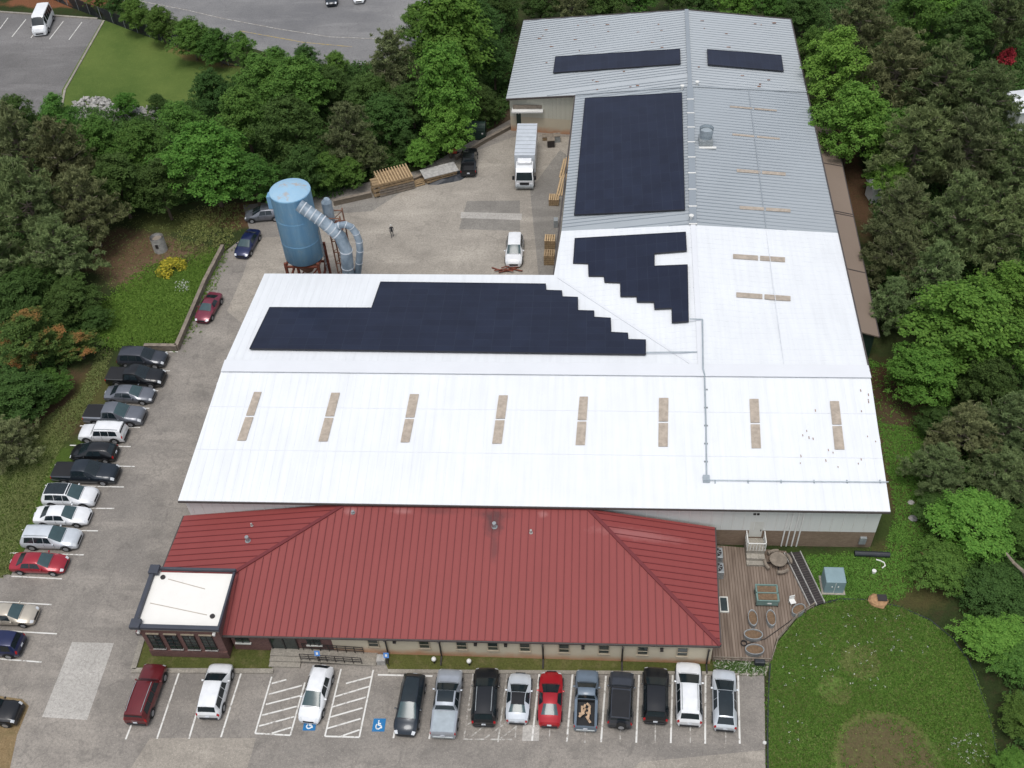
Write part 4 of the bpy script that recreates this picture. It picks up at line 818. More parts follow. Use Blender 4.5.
# profile rows: x (fraction of half length, + = front), z top, half width top, half width body, z belt
PROF = {
 'sedan': (1.45, [(-1, .78, .62, .80, .62), (-.95, .96, .72, .92, .80), (-.70, 1.03, .76, 1, .90), (-.42, 1.37, .60, 1, .93), (-.2, 1.44, .62, 1, .93), (.04, 1.43, .62, 1, .92), (.14, 1.37, .64, 1, .92), (.5, .97, .80, 1, .86), (.8, .84, .74, .97, .74), (.94, .70, .64, .88, .60), (1, .55, .56, .76, .48)]),
 'suv': (1.75, [(-1, .95, .70, .86, .80), (-.96, 1.15, .74, .95, .98), (-.84, 1.64, .68, .98, 1.02), (-.5, 1.74, .70, 1, 1.03), (.02, 1.72, .70, 1, 1.02), (.12, 1.65, .71, 1, 1.01), (.52, 1.12, .82, 1, .98), (.84, 1.0, .76, .97, .86), (.95, .84, .68, .90, .70), (1, .66, .6, .80, .56)]),
 'boxy': (1.72, [(-1, 1.0, .80, .93, .90), (-.97, 1.2, .80, .97, 1.02), (-.93, 1.66, .74, .98, 1.04), (-.5, 1.74, .76, 1, 1.04), (.1, 1.73, .76, 1, 1.03), (.22, 1.66, .74, 1, 1.03), (.38, 1.14, .84, 1, 1.0), (.9, 1.04, .80, .97, .92), (.97, .9, .76, .93, .78), (1, .72, .7, .9, .62)]),
 'hatch': (1.58, [(-1, .85, .66, .84, .72), (-.95, 1.05, .72, .93, .92), (-.76, 1.44, .60, .98, .96), (-.4, 1.56, .64, 1, .97), (.02, 1.55, .64, 1, .96), (.12, 1.49, .65, 1, .95), (.55, 1.02, .8, 1, .9), (.82, .9, .74, .97, .78), (.95, .74, .64, .88, .62), (1, .58, .56, .76, .5)]),
 'coupe': (1.33, [(-1, .78, .60, .76, .6), (-.95, .93, .7, .88, .78), (-.72, .99, .74, .97, .86), (-.35, 1.26, .54, 1, .88), (-.15, 1.31, .56, 1, .88), (-.02, 1.29, .57, 1, .87), (.06, 1.24, .60, 1, .86), (.44, .92, .76, 1, .8), (.78, .78, .70, .95, .68), (.93, .64, .60, .84, .54), (1, .5, .5, .68, .44)]),
 'pickup': (1.85, [(-1, .95, .84, .92, .86), (-.98, 1.12, .86, .96, 1.02), (-.34, 1.14, .86, 1, 1.04), (-.335, 1.16, .84, 1, 1.06), (-.29, 1.72, .70, 1, 1.07), (-.1, 1.82, .72, 1, 1.07), (.08, 1.81, .72, 1, 1.06), (.16, 1.74, .73, 1, 1.06), (.48, 1.20, .84, 1, 1.04), (.86, 1.10, .80, .97, .94), (.96, .92, .74, .93, .76), (1, .72, .66, .86, .6)]),
 'pickup_std': (1.75, [(-1, .92, .84, .92, .84), (-.98, 1.06, .86, .96, .98), (-.10, 1.08, .86, 1, 1.0), (-.095, 1.1, .84, 1, 1.0), (-.06, 1.62, .70, 1, 1.01), (.05, 1.70, .72, 1, 1.01), (.14, 1.69, .72, 1, 1.0), (.20, 1.63, .73, 1, 1.0), (.47, 1.14, .84, 1, .98), (.88, 1.06, .82, .97, .9), (.96, .9, .78, .93, .74), (1, .72, .7, .86, .6)]),
 'van': (2.6, [(-1, .9, .82, .9, .8), (-.99, 2.2, .80, .95, 1.2), (-.94, 2.55, .78, .97, 1.25), (.4, 2.58, .78, 1, 1.25), (.52, 2.4, .76, 1, 1.2), (.78, 1.45, .80, .98, 1.15), (.94, 1.2, .72, .94, .95), (1, .8, .64, .84, .7)]),
}
def prof_at(rows, x):
    for a, b in zip(rows[:-1], rows[1:]):
        if x <= b[0]: t = (x-a[0])/(b[0]-a[0]); return [a[i]+(b[i]-a[i])*t for i in range(1, 5)]
    return list(rows[-1][1:])
def car(kind, pf, pr, paint_, name, label, cat, L=None, W=None, glass='cglass', roof=None, rails=False, sun=None, cover=None, load=None, tails=True, group='vehicles in the factory car park', spare=False, slant=1, bed_open=False, boundz=.6, rearglass=None, badge=None):
    f, r = P(*pf, boundz), P(*pr, boundz); d = f-r; Lm = d.length
    H0, rows = PROF[kind]; L = L or min(max(Lm*.97, 4.1), 6.1); W = W or {'sedan': 1.84, 'suv': 1.95, 'boxy': 1.88, 'hatch': 1.82, 'coupe': 1.84, 'pickup': 2.02, 'pickup_std': 1.92, 'van': 2.25}[kind]
    c = (f+r)/2; c.z = 0; ang = math.atan2(d.y, d.x)
    hl, hw = L/2, W/2; root = thing(name, label, cat, c, ang, group)
    z0 = .26
    def S(x, s, side=1, off=0.0):
        zt, wt, wb, zb = prof_at(rows, x)
        pts = [(wb*.90, z0), (wb*.99, .44), (wb, zb*.78), (wb*.965, zb), (wt, max(zt-.045, zb+.01)), (wt*.86, zt-.006), (0, zt+.02)]
        s = min(max(s, 0), 6); i = min(int(s), 5); t = s-i
        return Vector((x*hl, side*hw*(pts[i][0]+(pts[i+1][0]-pts[i][0])*t), pts[i][1]+(pts[i+1][1]-pts[i][1])*t))
    def N(x, s, side):
        e = .01; a = S(min(x+e, 1), s, side)-S(max(x-e, -1), s, side); b = S(x, min(s+.02, 6), side)-S(x, max(s-.02, 0), side)
        n = a.cross(b).normalized(); 
        if n.z < 0 and s > 3: n = -n
        if s <= 3 and n.y*side < 0: n = -n
        return n
    xs = sorted(set([q[0] for q in rows]+[a+(b-a)*k for a, b in zip([q[0] for q in rows][:-1], [q[0] for q in rows][1:]) for k in ((.5,) if b-a > .08 else ())]))
    sv = [0, 1, 2, 3, 4, 5, 6]; ring = [(s, 1) for s in sv]+[(s, -1) for s in reversed(sv[:-1])]
    mb = MB(); n = len(ring); vs = [S(x, s, sd) for x in xs for s, sd in ring]
    fs = [(i*n+j, i*n+j+1, (i+1)*n+j+1, (i+1)*n+j) for i in range(len(xs)-1) for j in range(n-1)]
    fs += [(i*n+n-1, i*n, (i+1)*n, (i+1)*n+n-1) for i in range(len(xs)-1)]
    fs += [tuple(range(n)), tuple((len(xs)-1)*n+k for k in reversed(range(n)))]
    if bed_open:
        xe = -.34 if kind == 'pickup' else -.10
        mi = [x for x in xs if x <= xe+1e-6 and x >= -.985]
        i0, i1 = xs.index(mi[0]), xs.index(mi[-1])
        fs = [f_ for f_ in fs if not (len(f_) == 4 and all(i0*n <= v < (i1+1)*n for v in f_) and all(5 <= v % n <= 7 for v in f_))]
    mb.add(vs, fs); body = part('body', mb, PA[paint_], root, world=False, smooth=True)
    body.data.set_sharp_from_angle(angle=R(38)) if hasattr(body.data, 'set_sharp_from_angle') else None
    def patch(nm, x0, x1, s0, s1, mat, side=0, off=.014, nx=4, ns=3, parent=None, x0t=None, x1t=None):
        mb = MB(); sides = [side] if side else [1, -1]; cols = []
        if side: ss = [(s0+(s1-s0)*k/ns, side) for k in range(ns+1)]
        else: ss = [(s0+(6-s0)*k/ns, 1) for k in range(ns+1)]+[(6-(6-s0)*k/ns, -1) for k in range(1, ns+1)]
        for i in range(nx+1):
            for s, sd in ss:
                q = (s-s0)/(s1-s0) if side else 0
                a = x0+((x0t if x0t is not None else x0)-x0)*q; b = x1+((x1t if x1t is not None else x1)-x1)*q
                x = a+(b-a)*i/nx; mb.v.append(tuple(S(x, s, sd)+N(x, s, sd)*off))
        m = len(ss); mb.f += [(i*m+j, i*m+j+1, (i+1)*m+j+1, (i+1)*m+j) for i in range(nx) for j in range(m-1)]; mb.mi += [0]*len(mb.f)
        return part(nm, mb, M[mat] if isinstance(mat, str) else mat, parent or root, world=False, smooth=True)
    top = [q[0] for q in rows if q[1] > H0-.22]; xr_, xf_ = top[0], top[-1]
    xcowl = rows[[q[0] for q in rows].index(xf_)+1][0]; xrb = rows[[q[0] for q in rows].index(xr_)-1][0]
    if kind == 'van': xf_, xcowl, xr_, xrb = .52, .78, -.94, -.985
    patch('windscreen', xf_-.01, xcowl-.01, 4.08, 6, glass, nx=5)
    if kind not in ('pickup', 'pickup_std'): patch('rear_window', xrb+.015, xr_-.01, 4.3, 6, rearglass or 'cglass', nx=3)
    else: patch('rear_window', xrb+.006, xr_-.005, 4.5, 6, 'cglass', nx=2)
    for sd in (1, -1):
        a = xr_-.02 if kind != 'van' else -.9; b = xf_+.02; 
        if kind in ('pickup', 'pickup_std'): cuts = [(xr_+.01, (xr_+b)/2-.01), ((xr_+b)/2+.01, b+.04)] if kind == 'pickup' else [(xr_+.01, b+.04)]
        elif kind in ('suv', 'boxy'): cuts = [(-.80, -.44), (-.42, -.1), (-.08, b+.04)]
        elif kind == 'van': cuts = [(-.9, -.62), (-.6, -.3), (-.28, .02), (.04, .3), (.36, .6)]
        elif kind == 'coupe': cuts = [(-.35, b+.06)]
        else: cuts = [(-.5, -.17), (-.15, b+.06)]
        for u, v in cuts: patch('side_window', u, v, 3.12, 3.9, 'cglass', sd, nx=3, ns=2, x1t=v-(.09 if v == cuts[-1][1] and kind != 'van' else 0), x0t=u+(.05 if u == cuts[0][0] else 0))
        if kind == 'van': pass
    for sd in (1, -1):
        patch('headlight', .90, .985, 3.0, 4.6, 'lamp', sd, nx=3, ns=2)
        if tails: patch('tail_light', -.995, -.955, 2.2, 3.7, 'tail', sd, nx=2, ns=2)
    mb = MB(); g0, g1 = rows[-1][3]*hw*.8, rows[-1][3]*hw*.9
    mb.box((hl+.0, 0, .5), (.05, g0*1.5, .2)); part('grille', mb, M['plastic'], root, world=False)
    mb = MB(); mb.box((-hl-.01, 0, .44), (.1, rows[0][3]*hw*1.7, .2)); part('bumper', mb, M['plastic'] if paint_ not in ('silver', 'slate') else M['galv'], root, world=False, bevel=.03)
    mb = MB(); mb.box((-hl-.04, 0, .72), (.04, .32, .16)); part('licence_plate', mb, M['plate'], root, world=False)
    wr = .33 if kind in ('sedan', 'coupe', 'hatch') else .38
    for fx_ in (.62, -.60):
        for sd in (1, -1):
            x = fx_*hl; y = sd*(hw-.10); mb = MB(); mb.tube([(x, y-sd*.12, wr), (x, y+sd*.115, wr)], wr, 18); w_ = part('wheel', mb, M['tyre'], root, world=False)
            mb = MB(); mb.tube([(x, y+sd*.1, wr), (x, y+sd*.125, wr)], wr*.62, 14); part('rim', mb, M['rim'], w_, world=False)
            mb = MB(); ar = [(x+(wr+.07)*math.cos(a), sd*(hw+.006), wr+(wr+.07)*math.sin(a)) for a in np.linspace(0, math.pi, 9)]; mb.tube(ar, .035, 6); part('wheel_arch', mb, M['plastic'], root, world=False)
    if kind != 'van':
        for sd in (1, -1):
            for xq in ((-.11,) if kind in ('coupe', 'pickup_std') else (-.10, .26)): patch('door_seam', xq-.004, xq+.004, .6, 3.0, 'plastic', sd, nx=1, ns=3, off=.006)
        patch('hood_seam', xcowl+.012, xcowl+.024, 3.9, 6, 'plastic', off=.008, nx=1)
    xm = xf_+.13 if kind != 'van' else .72
    for sd in (1, -1):
        zb = prof_at(rows, xm)[3]; mb = MB(); mb.box((xm*hl, sd*(hw+.06), zb+.07), (.12, .17, .13)); part('mirror', mb, PA[paint_] if kind != 'van' else M['plastic'], root, world=False, bevel=.03)
    if roof: patch('roof_panel', xr_+.03-(.12 if kind == 'coupe' else 0), xf_-.03, 4.15 if kind == 'coupe' else 4.6, 6, roof, nx=6, off=.02)
    if sun: patch('sunroof', sun[0], sun[1], sun[2] if len(sun) > 2 else 5.3, 6, 'cglass', off=.018)
    if rails:
        for sd in (1, -1):
            mb = MB(); mb.tube([S(x, 5.0, sd)+Vector((0, 0, .06)) for x in np.linspace(xr_+.08, xf_-.05, 6)], .028, 6); part('roof_rail', mb, M['galv'] if rails is True else M['plastic'], root, world=False)
    if kind in ('pickup', 'pickup_std'):
        xe = (-.345 if kind == 'pickup' else -.105)
        if cover: patch('bed_cover', -.97, xe-.01, 4.4, 6, cover, off=.03)
        if bed_open:
            x0_, x1_ = -.975*hl, xe*hl; yw_ = hw*.74; zt = 1.1 if kind == 'pickup' else 1.05; mb = MB(); zf = .68
            mb.box(((x0_+x1_)/2, 0, zf), (x1_-x0_, yw_*2, .05)); [mb.box(((x0_+x1_)/2, s*(yw_-.0), (zf+zt)/2), (x1_-x0_-.02, .05, zt-zf)) for s in (1, -1)]; mb.box((x0_+.03, 0, (zf+zt)/2), (.05, yw_*2-.06, zt-zf)); mb.box((x1_-.01, 0, (zf+zt)/2), (.05, yw_*2-.06, zt-zf))
            bd = part('bed', mb, M['plastic'], root, world=False)
            if load:
                rq = random.Random(5)
                for k in range(11):
                    mb = MB(); x = rq.uniform(x0_+.5, x1_-.4); y = rq.uniform(-.35, .35); a = rq.uniform(0, 3.1); l_ = rq.uniform(.3, .75)
                    mb.bar((x-l_/2*math.cos(a), y-l_/2*math.sin(a)*.6, zf+.12+.05*k), (x+l_/2*math.cos(a), y+l_/2*math.sin(a)*.6, zf+.2+.05*k), .16, .05)
                    bx = thing('scrap_board', 'pale broken board in the old blue pickup bed', 'scrap wood', (0, 0, 0), 0, 'scrap wood heaped in the old blue pickup') if False else part('load_board', mb, M['junk'], bd, world=False)
    if spare: mb = MB(); mb.tube([(-hl-.05, -.12, .95), (-hl-.28, -.12, .95)], .37, 18); w_ = part('spare_wheel', mb, M['tyre'], root, world=False); mb = MB(); mb.tube([(-hl-.27, -.12, .95), (-hl-.30, -.12, .95)], .22, 14); part('rim', mb, M['rim'], w_, world=False)
    return root, S, N, patch, hl, hw
# front row, left to right
car('boxy', (156.5, 665.6), (136, 722.5), 'maroon', 'parked_suv', 'maroon boxy SUV parked askew, first in the row before the offices', 'SUV', L=4.9, rails=True)
car('suv', (222, 665.2), (208.3, 716), 'white', 'parked_suv', 'white SUV nosed to the kerb beside the maroon SUV', 'SUV', L=4.5, rearglass='cglass')
car('hatch', (308.5, 720.2), (323.6, 668.1), 'white', 'parked_car', 'white hatchback backed in between the two hatched bays', 'car', L=4.6, glass='cglass_l')
car('hatch', (405, 731.6), (414.9, 677.9), 'blueblack', 'parked_car', 'dark glass roofed car facing the camera, headlights showing', 'car', L=4.9, glass='cglass_l', roof='cglass', rearglass='cglass')
car('pickup', (451, 669), (442.7, 737.4), 'silver', 'pickup_truck', 'silver crew cab pickup with a sunroof and grey bed cover', 'pickup truck', cover='pipe_grey', sun=(-.2, .14, 5.0))
car('suv', (487.2, 669), (483.7, 723.8), 'black', 'parked_suv', 'black SUV with silver roof rails beside the silver pickup', 'SUV', L=4.7, rails=True)
car('coupe', (520.4, 675), (516.9, 720), 'pale', 'parked_convertible', 'small white convertible with a black fabric roof', 'convertible', L=4.1, roof='softtop', sun=None, rearglass='cglass_l')
car('coupe', (551.6, 673), (549.3, 723.8), 'red', 'parked_coupe', 'bright red coupe nosed to the kerb', 'coupe', L=4.5, rearglass='cglass_l')
car('pickup_std', (587.3, 673), (585.4, 727), 'slate', 'pickup_truck', 'old faded blue pickup with scrap wood in its open bed', 'pickup truck', L=4.8, W=1.8, bed_open=True, load=True)
car('boxy', (622, 674), (619.6, 725), 'charcoal', 'parked_offroader', 'dark soft topped off-roader with a spare wheel at the back', 'off-roader', L=4.4, roof='softtop', spare=True, W=1.9)
car('suv', (655.7, 669), (655.3, 720.8), 'black', 'parked_suv', 'plain black SUV between the dark off-roader and a white SUV', 'SUV', L=4.5)
car('suv', (688, 663.2), (689.3, 724.1), 'white', 'parked_suv', 'large white SUV with roof rails and a black rear window', 'SUV', L=5.1, rails=True)
car('hatch', (723.7, 672), (725, 727), 'pale', 'parked_car', 'silver car with a dark panoramic roof, last before the flower border', 'car', L=4.9, roof='cglass')
# left row, far to near
car('suv', (166, 357), (118, 355.5), 'charcoal', 'parked_suv', 'dark grey SUV at the far end of the left row by the low wall', 'SUV', boundz=.9)
car('pickup', (164, 376), (107, 373.8), 'black', 'pickup_truck', 'black pickup second from the far end of the left row', 'pickup truck', cover='softtop', boundz=.9)
car('sedan', (154.3, 395), (105.5, 393.2), 'grey', 'parked_car', 'grey saloon between a black and a grey pickup', 'car', glass='cglass_l')
car('pickup', (144.1, 414), (84.4, 411.8), 'grey', 'pickup_truck', 'grey pickup with a black bed cover next to the boxy white SUV', 'pickup truck', cover='softtop', boundz=.9, glass='cglass_l')
car('boxy', (80.5, 430.5), (124.2, 431.5), 'white', 'parked_suv', 'boxy white SUV parked nose to the grass', 'SUV', boundz=.9, rails=True, L=4.5, W=1.75)
car('hatch', (70.3, 450.5), (116.4, 451.3), 'black', 'parked_car', 'black hatchback parked nose to the grass', 'car', boundz=.8)
car('pickup', (117.6, 472), (52.7, 470), 'blueblack', 'pickup_truck', 'large black pickup between the black hatchback and a white SUV', 'pickup truck', cover='softtop', boundz=.9)
car('suv', (95.7, 495), (43, 493.5), 'white', 'parked_suv', 'white SUV with a black roof in the left row', 'SUV', boundz=.9, roof='cglass', glass='cglass_l')
car('sedan', (90.2, 516), (34.8, 515), 'white', 'parked_car', 'low white saloon between two white SUVs', 'car', glass='cglass_l')
car('suv', (79, 537), (21.9, 535.6), 'pale', 'parked_suv', 'pale long SUV with roof rails next to the red saloon', 'SUV', boundz=.9, rails=True, glass='cglass_l')
car('sedan', (66.8, 564), (11.3, 562), 'red2', 'parked_car', 'red saloon last in the close packed left row', 'car', glass='cglass_l')
car('sedan', (36.8, 615), (-17, 613.3), 'beige', 'parked_car', 'beige saloon cut by the left edge of the view', 'car', glass='cglass_l')
car('suv', (-30, 641), (21.5, 643.5), 'navy', 'parked_suv', 'navy SUV cut by the left edge, tail towards the lot', 'SUV', boundz=.9)
car('boxy', (18.6, 712), (-36, 708), 'black', 'parked_offroader', 'black off-roader on the bare verge in the near left corner', 'off-roader', boundz=.9, roof='softtop')
# drive and rear yard
gy = 'vehicles standing in the rear yard and drive'
car('coupe', (200.6, 321), (216.2, 293.5), 'rose', 'parked_coupe', 'dusty maroon coupe parked along the low wall of the drive', 'coupe', glass='cglass_l', group=gy)
car('sedan', (242, 253), (253, 233.5), 'navy', 'parked_car', 'navy saloon on the drive left of the blue silo', 'car', glass='cglass_l', group=gy, L=4.6)
car('hatch', (251, 215), (277, 213), 'grey', 'parked_car', 'grey car half hidden behind the blue silo', 'car', group=gy, L=4.5)
car('pickup', (470, 150.5), (468.4, 173.5), 'black', 'pickup_truck', 'black pickup with an open bed by the timber stacks', 'pickup truck', group=gy, bed_open=True, L=5.2, W=1.95)
car('suv', (513.3, 267.4), (515.6, 234.2), 'white', 'parked_suv', 'white SUV in the yard near the white roof', 'SUV', group=gy, L=4.8, glass='cglass_l')
# far lot
car('van', (37, 40), (50, 9), 'white', 'shuttle_van', 'white high roofed passenger van in the far car park', 'van', group='vehicles beyond the trees', boundz=.5, L=6.2)
car('hatch', (331, 8), (332, -20), 'blueblack', 'parked_car', 'dark car cut by the top edge on the far road', 'car', group='vehicles beyond the trees', boundz=.8)
car('hatch', (358, 4), (361, -22), 'white', 'parked_car', 'white car cut by the top edge on the far road', 'car', group='vehicles beyond the trees', boundz=.8)
# box truck
f = P(524.5, 186, .6); r_ = P(528.5, 139, .6); d = f-r_; ang = math.atan2(d.y, d.x); hl = 4.6; c = Vector((f.x, f.y, 0))-d.normalized()*hl; c.z = 0
bt = thing('box_truck', 'white box truck backed up to the dock door', 'lorry', c, ang, gy)
part('cargo_box', MB().box((-1.05, 0, 2.25), (6.9, 2.5, 2.55)), PA['pale'], bt, world=False, bevel=.04)
mb = MB(); [mb.box((-4.0+k*.85, 0, 3.54), (.04, 2.4, .03)) for k in range(8)]; part('roof_bow', mb, M['galv'], bt, world=False)
mb = MB(); cabp = [(2.55, .55), (4.6, .55), (4.62, 1.35), (4.25, 2.35), (3.9, 2.6), (2.55, 2.75)]; n = len(cabp)
mb.add([(x, s*1.1*(1 if z < 1.5 else .93), z) for s in (1, -1) for x, z in cabp], [tuple(range(n-1, -1, -1)), tuple(range(n, 2*n))]+[(i, (i+1) % n, (i+1) % n+n, i+n) for i in range(n)]); part('cab', mb, PA['white'], bt, world=False, bevel=.05)
mb = MB(); mb.add([(4.635, -.98, 1.42), (4.635, .98, 1.42), (4.29, .9, 2.3), (4.29, -.9, 2.3)], [(0, 1, 2, 3)]); part('windscreen', mb, M['cglass'], bt, world=False)
for s in (1, -1): mb = MB(); mb.box((3.65, s*1.09, 1.75), (1.0, .06, .6)); part('side_window', mb, M['cglass'], bt, world=False); mb = MB(); mb.box((4.5, s*1.3, 1.7), (.12, .28, .5)); part('mirror', mb, M['plastic'], bt, world=False); mb = MB(); mb.box((4.63, s*.8, .85), (.06, .3, .2)); part('headlight', mb, M['lamp'], bt, world=False)
part('grille', MB().box((4.64, 0, .95), (.06, 1.1, .35)), M['plastic'], bt, world=False); part('bumper', MB().box((4.7, 0, .5), (.15, 2.15, .25)), M['galv'], bt, world=False); part('chassis', MB().box((-.8, 0, .75), (7.2, .9, .35)), M['plastic'], bt, world=False)
part('fairing', MB().box((3.0, 0, 3.0), (.7, 1.7, .5), tilt=Matrix.Rotation(.3, 3, 'Y')), PA['white'], bt, world=False, bevel=.08)
for x in (3.6, -2.6):
    for s in (1, -1): w_ = part('wheel', MB().tube([(x, s*.85, .48), (x, s*1.16, .48)], .48, 18), M['tyre'], bt, world=False); part('rim', MB().tube([(x, s*1.15, .48), (x, s*1.18, .48)], .26, 12), M['rim'], bt and w_, world=False)
# ------------------------------------------------------------------ rear yard things
YG = 'timber and pallets stored in the rear yard'
def stack(b, rz, nx, L, W, H, mat, label, cat, name, layers=3):
    t_ = thing(name, label, cat, b, rz, YG); rq = random.Random(int(b.x*10)); h = H/layers
    for k in range(layers):
        mb = MB(); 
        for i in range(nx): mb.box((0, -W/2+W*(i+.5)/nx, h*(k+.68)), (L*rq.uniform(.93, 1.0), W/nx*.86, h*.6))
        part('board_layer', mb, M[mat], t_, world=False)
        for i in (-1, 0, 1): part('bearer', MB().box((i*L*.36, 0, h*(k+.19)), (.12, W*.96, h*.36)), M['wood_grey'], t_, world=False)
    return t_
t_ = thing('slatted_timber_rack', 'tall stack of grey boards topped with pale open slats', 'timber stack', P(397, 191), 0, YG)
b = P(397, 191); a0 = R(24); 
t_.rotation_euler = (0, 0, a0)
for k in range(5): part('board_layer', MB().box((0, .8, .22+k*.36), (4.4-k*.05, 2.6, .24)), M['wood_grey'] if k < 3 else M['wood'], t_, world=False)
for k in range(5):
    for u in (-1.4, 0, 1.4): part('bearer', MB().box((u, .8, .05+k*.36), (.14, 2.5, .1)), M['wood'], t_, world=False)
for k in range(12): part('slat', MB().box((-2.0+k*.36, .8, 1.98), (.14, 2.9, .12)), M['wood_new'], t_, world=False)
t_ = stack(P(379, 194), R(24), 3, 1.5, 1.6, 1.9, 'wood', 'square pile of tan blocks left of the slatted rack', 'timber stack', 'block_pile', 3)
t_ = stack(P(440, 177), R(24), 4, 4.2, 1.9, .9, 'wood', 'flat topped timber pack beside the black tarpaulin', 'timber stack', 'timber_pack', 2)
part('cover_board', MB().box((0, 0, .97), (4.4, 2.0, .08)), M['stone'], t_, world=False)
for i, (px, py, rz, lab) in enumerate(((412, 188, .45, 'loose grey planks between the two timber stacks, upper layer'), (418, 184, .3, 'loose grey planks lying closest to the flat timber pack'))):
    c = P(px, py); mb = MB(); [mb.box(c+Vector((0, k*.34, .1+.05*(k % 2))), (3.4-k*.4, .24, .07), rz+.06*k) for k in range(4)]; single('plank_pile', mb, M['wood'], lab, 'planks', YG)
c = P(450, 178); mb = MB(); rq = random.Random(2); n = 14
vs = [c+Vector((2.6*math.cos(2*math.pi*i/n)*rq.uniform(.7, 1.1), 1.3*math.sin(2*math.pi*i/n)*rq.uniform(.7, 1.15)+1.0*math.cos(2*math.pi*i/n), .02)) for i in range(n)]+[c+Vector((1.5*math.cos(2*math.pi*i/n)*rq.uniform(.6, 1.1), .7*math.sin(2*math.pi*i/n)+.5*math.cos(2*math.pi*i/n), rq.uniform(.25, .5))) for i in range(n)]+[c+Vector((0, 0, .35))]
mb.add(vs, [(i, (i+1) % n, n+(i+1) % n, n+i) for i in range(n)]+[(n+i, n+(i+1) % n, 2*n) for i in range(n)]); single('tarpaulin', mb, M['tarp'], 'crumpled black tarpaulin on the ground left of the black pickup', 'tarpaulin')
c = P(453, 155); t_ = thing('orange_barrow', 'small orange barrow at the edge of the trees', 'barrow', c)
part('tray', MB().box(c+Vector((0, 0, .55)), (1.1, .7, .35)), M['red_plastic'], t_, bevel=.08); part('wheel', MB().tube([c+Vector((.7, -.06, .2)), c+Vector((.7, .06, .2))], .2, 12), M['tyre'], t_); mb = MB(); [mb.bar(c+Vector((-1.1, s*.3, .6)), c+Vector((.7, s*.1, .25)), .05) for s in (-1, 1)]; part('handle', mb, M['dark'], t_)
c = P(477, 137); t_ = thing('green_dumpster', 'dark green domed bin at the corner by the trees', 'bin', c)
mb = MB(); mb.prism([c+Vector((x, y, 0)) for x, y in ((-1.2, -.8), (1.2, -.8), (1.2, .8), (-1.2, .8))], 0.1, 1.5); part('body', mb, M['green_dark'], t_, bevel=.05); mb = MB(); mb.tube([c+Vector((-1.2, 0, 1.45)), c+Vector((1.2, 0, 1.45))], .78, 16); part('lid', mb, M['green_dark'], t_, bevel=.02); part('sticker', MB().box(c+Vector((.8, -.76, 1.0)), (.2, .12, .2)), M['white'], t_)
# low walls
def wall_path(name, pts, h, w, mat, label):
    t_ = thing(name, label, 'wall', P(*pts[0])); 
    for a, b in zip(pts[:-1], pts[1:]):
        A, B = P(*a), P(*b); mb = MB(); mb.bar(A+Vector((0, 0, h/2)), B+Vector((0, 0, h/2)), w, h); part('wall_segment', mb, M[mat], t_)
        mb = MB(); mb.bar(A+Vector((0, 0, h+.03)), B+Vector((0, 0, h+.03)), w+.1, .06); part('coping', mb, M['wood_grey'], t_)
wall_path('retaining_wall', [(224, 250), (206, 285), (178, 350.5), (146, 350)], .75, .3, 'wood_grey', 'low grey timber retaining wall along the drive')
wall_path('yard_wall', [(334, 205.5), (372, 197)], .7, .3, 'block_wall', 'low block wall behind the silo below the trees')
wall_path('yard_wall', [(402, 186), (427, 176)], .5, .3, 'block_wall', 'low block wall between the timber stacks')
wall_path('yard_wall', [(456, 160), (484, 143), (512, 128)], .5, .3, 'block_wall', 'low block wall climbing towards the loading dock')
# pallets along the wing
for i, (px, py, n, lab) in enumerate(((549.5, 262, 9, 'tall pallet stack nearest the white roof'), (550, 246, 8, 'pallet stack second from the white roof'), (554, 203, 6, 'shorter pallet stack below the leaning yellow boards'))):
    c = P(px, py); t_ = thing('pallet_stack', lab, 'pallets', c, R(88), YG)
    for k in range(n): 
        mb = MB(); [mb.box((0, -.5+j*.25, .13+k*.15), (1.25, .16, .03)) for j in range(5)]; part('pallet', mb, M['wood_new'] if k % 2 else M['wood'], t_, world=False)
        mb = MB(); [mb.box((u, 0, .06+k*.15), (.1, 1.15, .1)) for u in (-.55, 0, .55)]; part('bearer', mb, M['wood'], t_, world=False)
for i, (px, py, lab) in enumerate(((557, 190, 'long yellow board leaning by the wing wall, nearer the viewer'), (560, 172, 'long yellow board leaning by the wing wall, nearer the dock'))):
    c = P(px, py); mb = MB(); [mb.bar(c+Vector((k*.3, -1.3, .1)), c+Vector((.5+k*.3, 1.5, .9+.2*k)), .2, .06) for k in range(3)]; single('leaning_board', mb, M['wood_new'], lab, 'boards', YG)
c = P(511, 271); mb = MB(); rq = random.Random(9); [mb.box(c+Vector((rq.uniform(-1.4, 1.4), rq.uniform(-.3, .5), .08+.03*k)), (rq.uniform(.8, 1.8), .15, .05), rq.uniform(-.5, .5)) for k in range(9)]; single('plank_pile', mb, M['rust'], 'red brown broken planks in front of the white yard SUV', 'planks', YG)
c = P(556, 226); single('bollard_block', MB().box(c+Vector((0, 0, .5)), (.5, .7, 1.0)), M['galv'], 'small grey cabinet on the wing wall above the pallets', 'cabinet', bevel=.03)
for px, py, m, s_, lab in ((551, 146, 'dark', (.9, .8, 1.0), 'black crate by the wall right of the dock'), (557, 141, 'galv', (.8, .8, .9), 'grey box by the wall right of the dock'), (548, 139, 'wood', (1.4, .8, .5), 'low brown pallet by the wall right of the dock')):
    c = P(px, py); t_ = thing('storage_crate', lab, 'crate', c, .1); part('box', MB().box((0, 0, s_[2]/2), s_), M[m], t_, world=False, bevel=.03); part('lid', MB().box((0, 0, s_[2]+.03), (s_[0]+.08, s_[1]+.08, .06)), M['wood_grey'], t_, world=False)
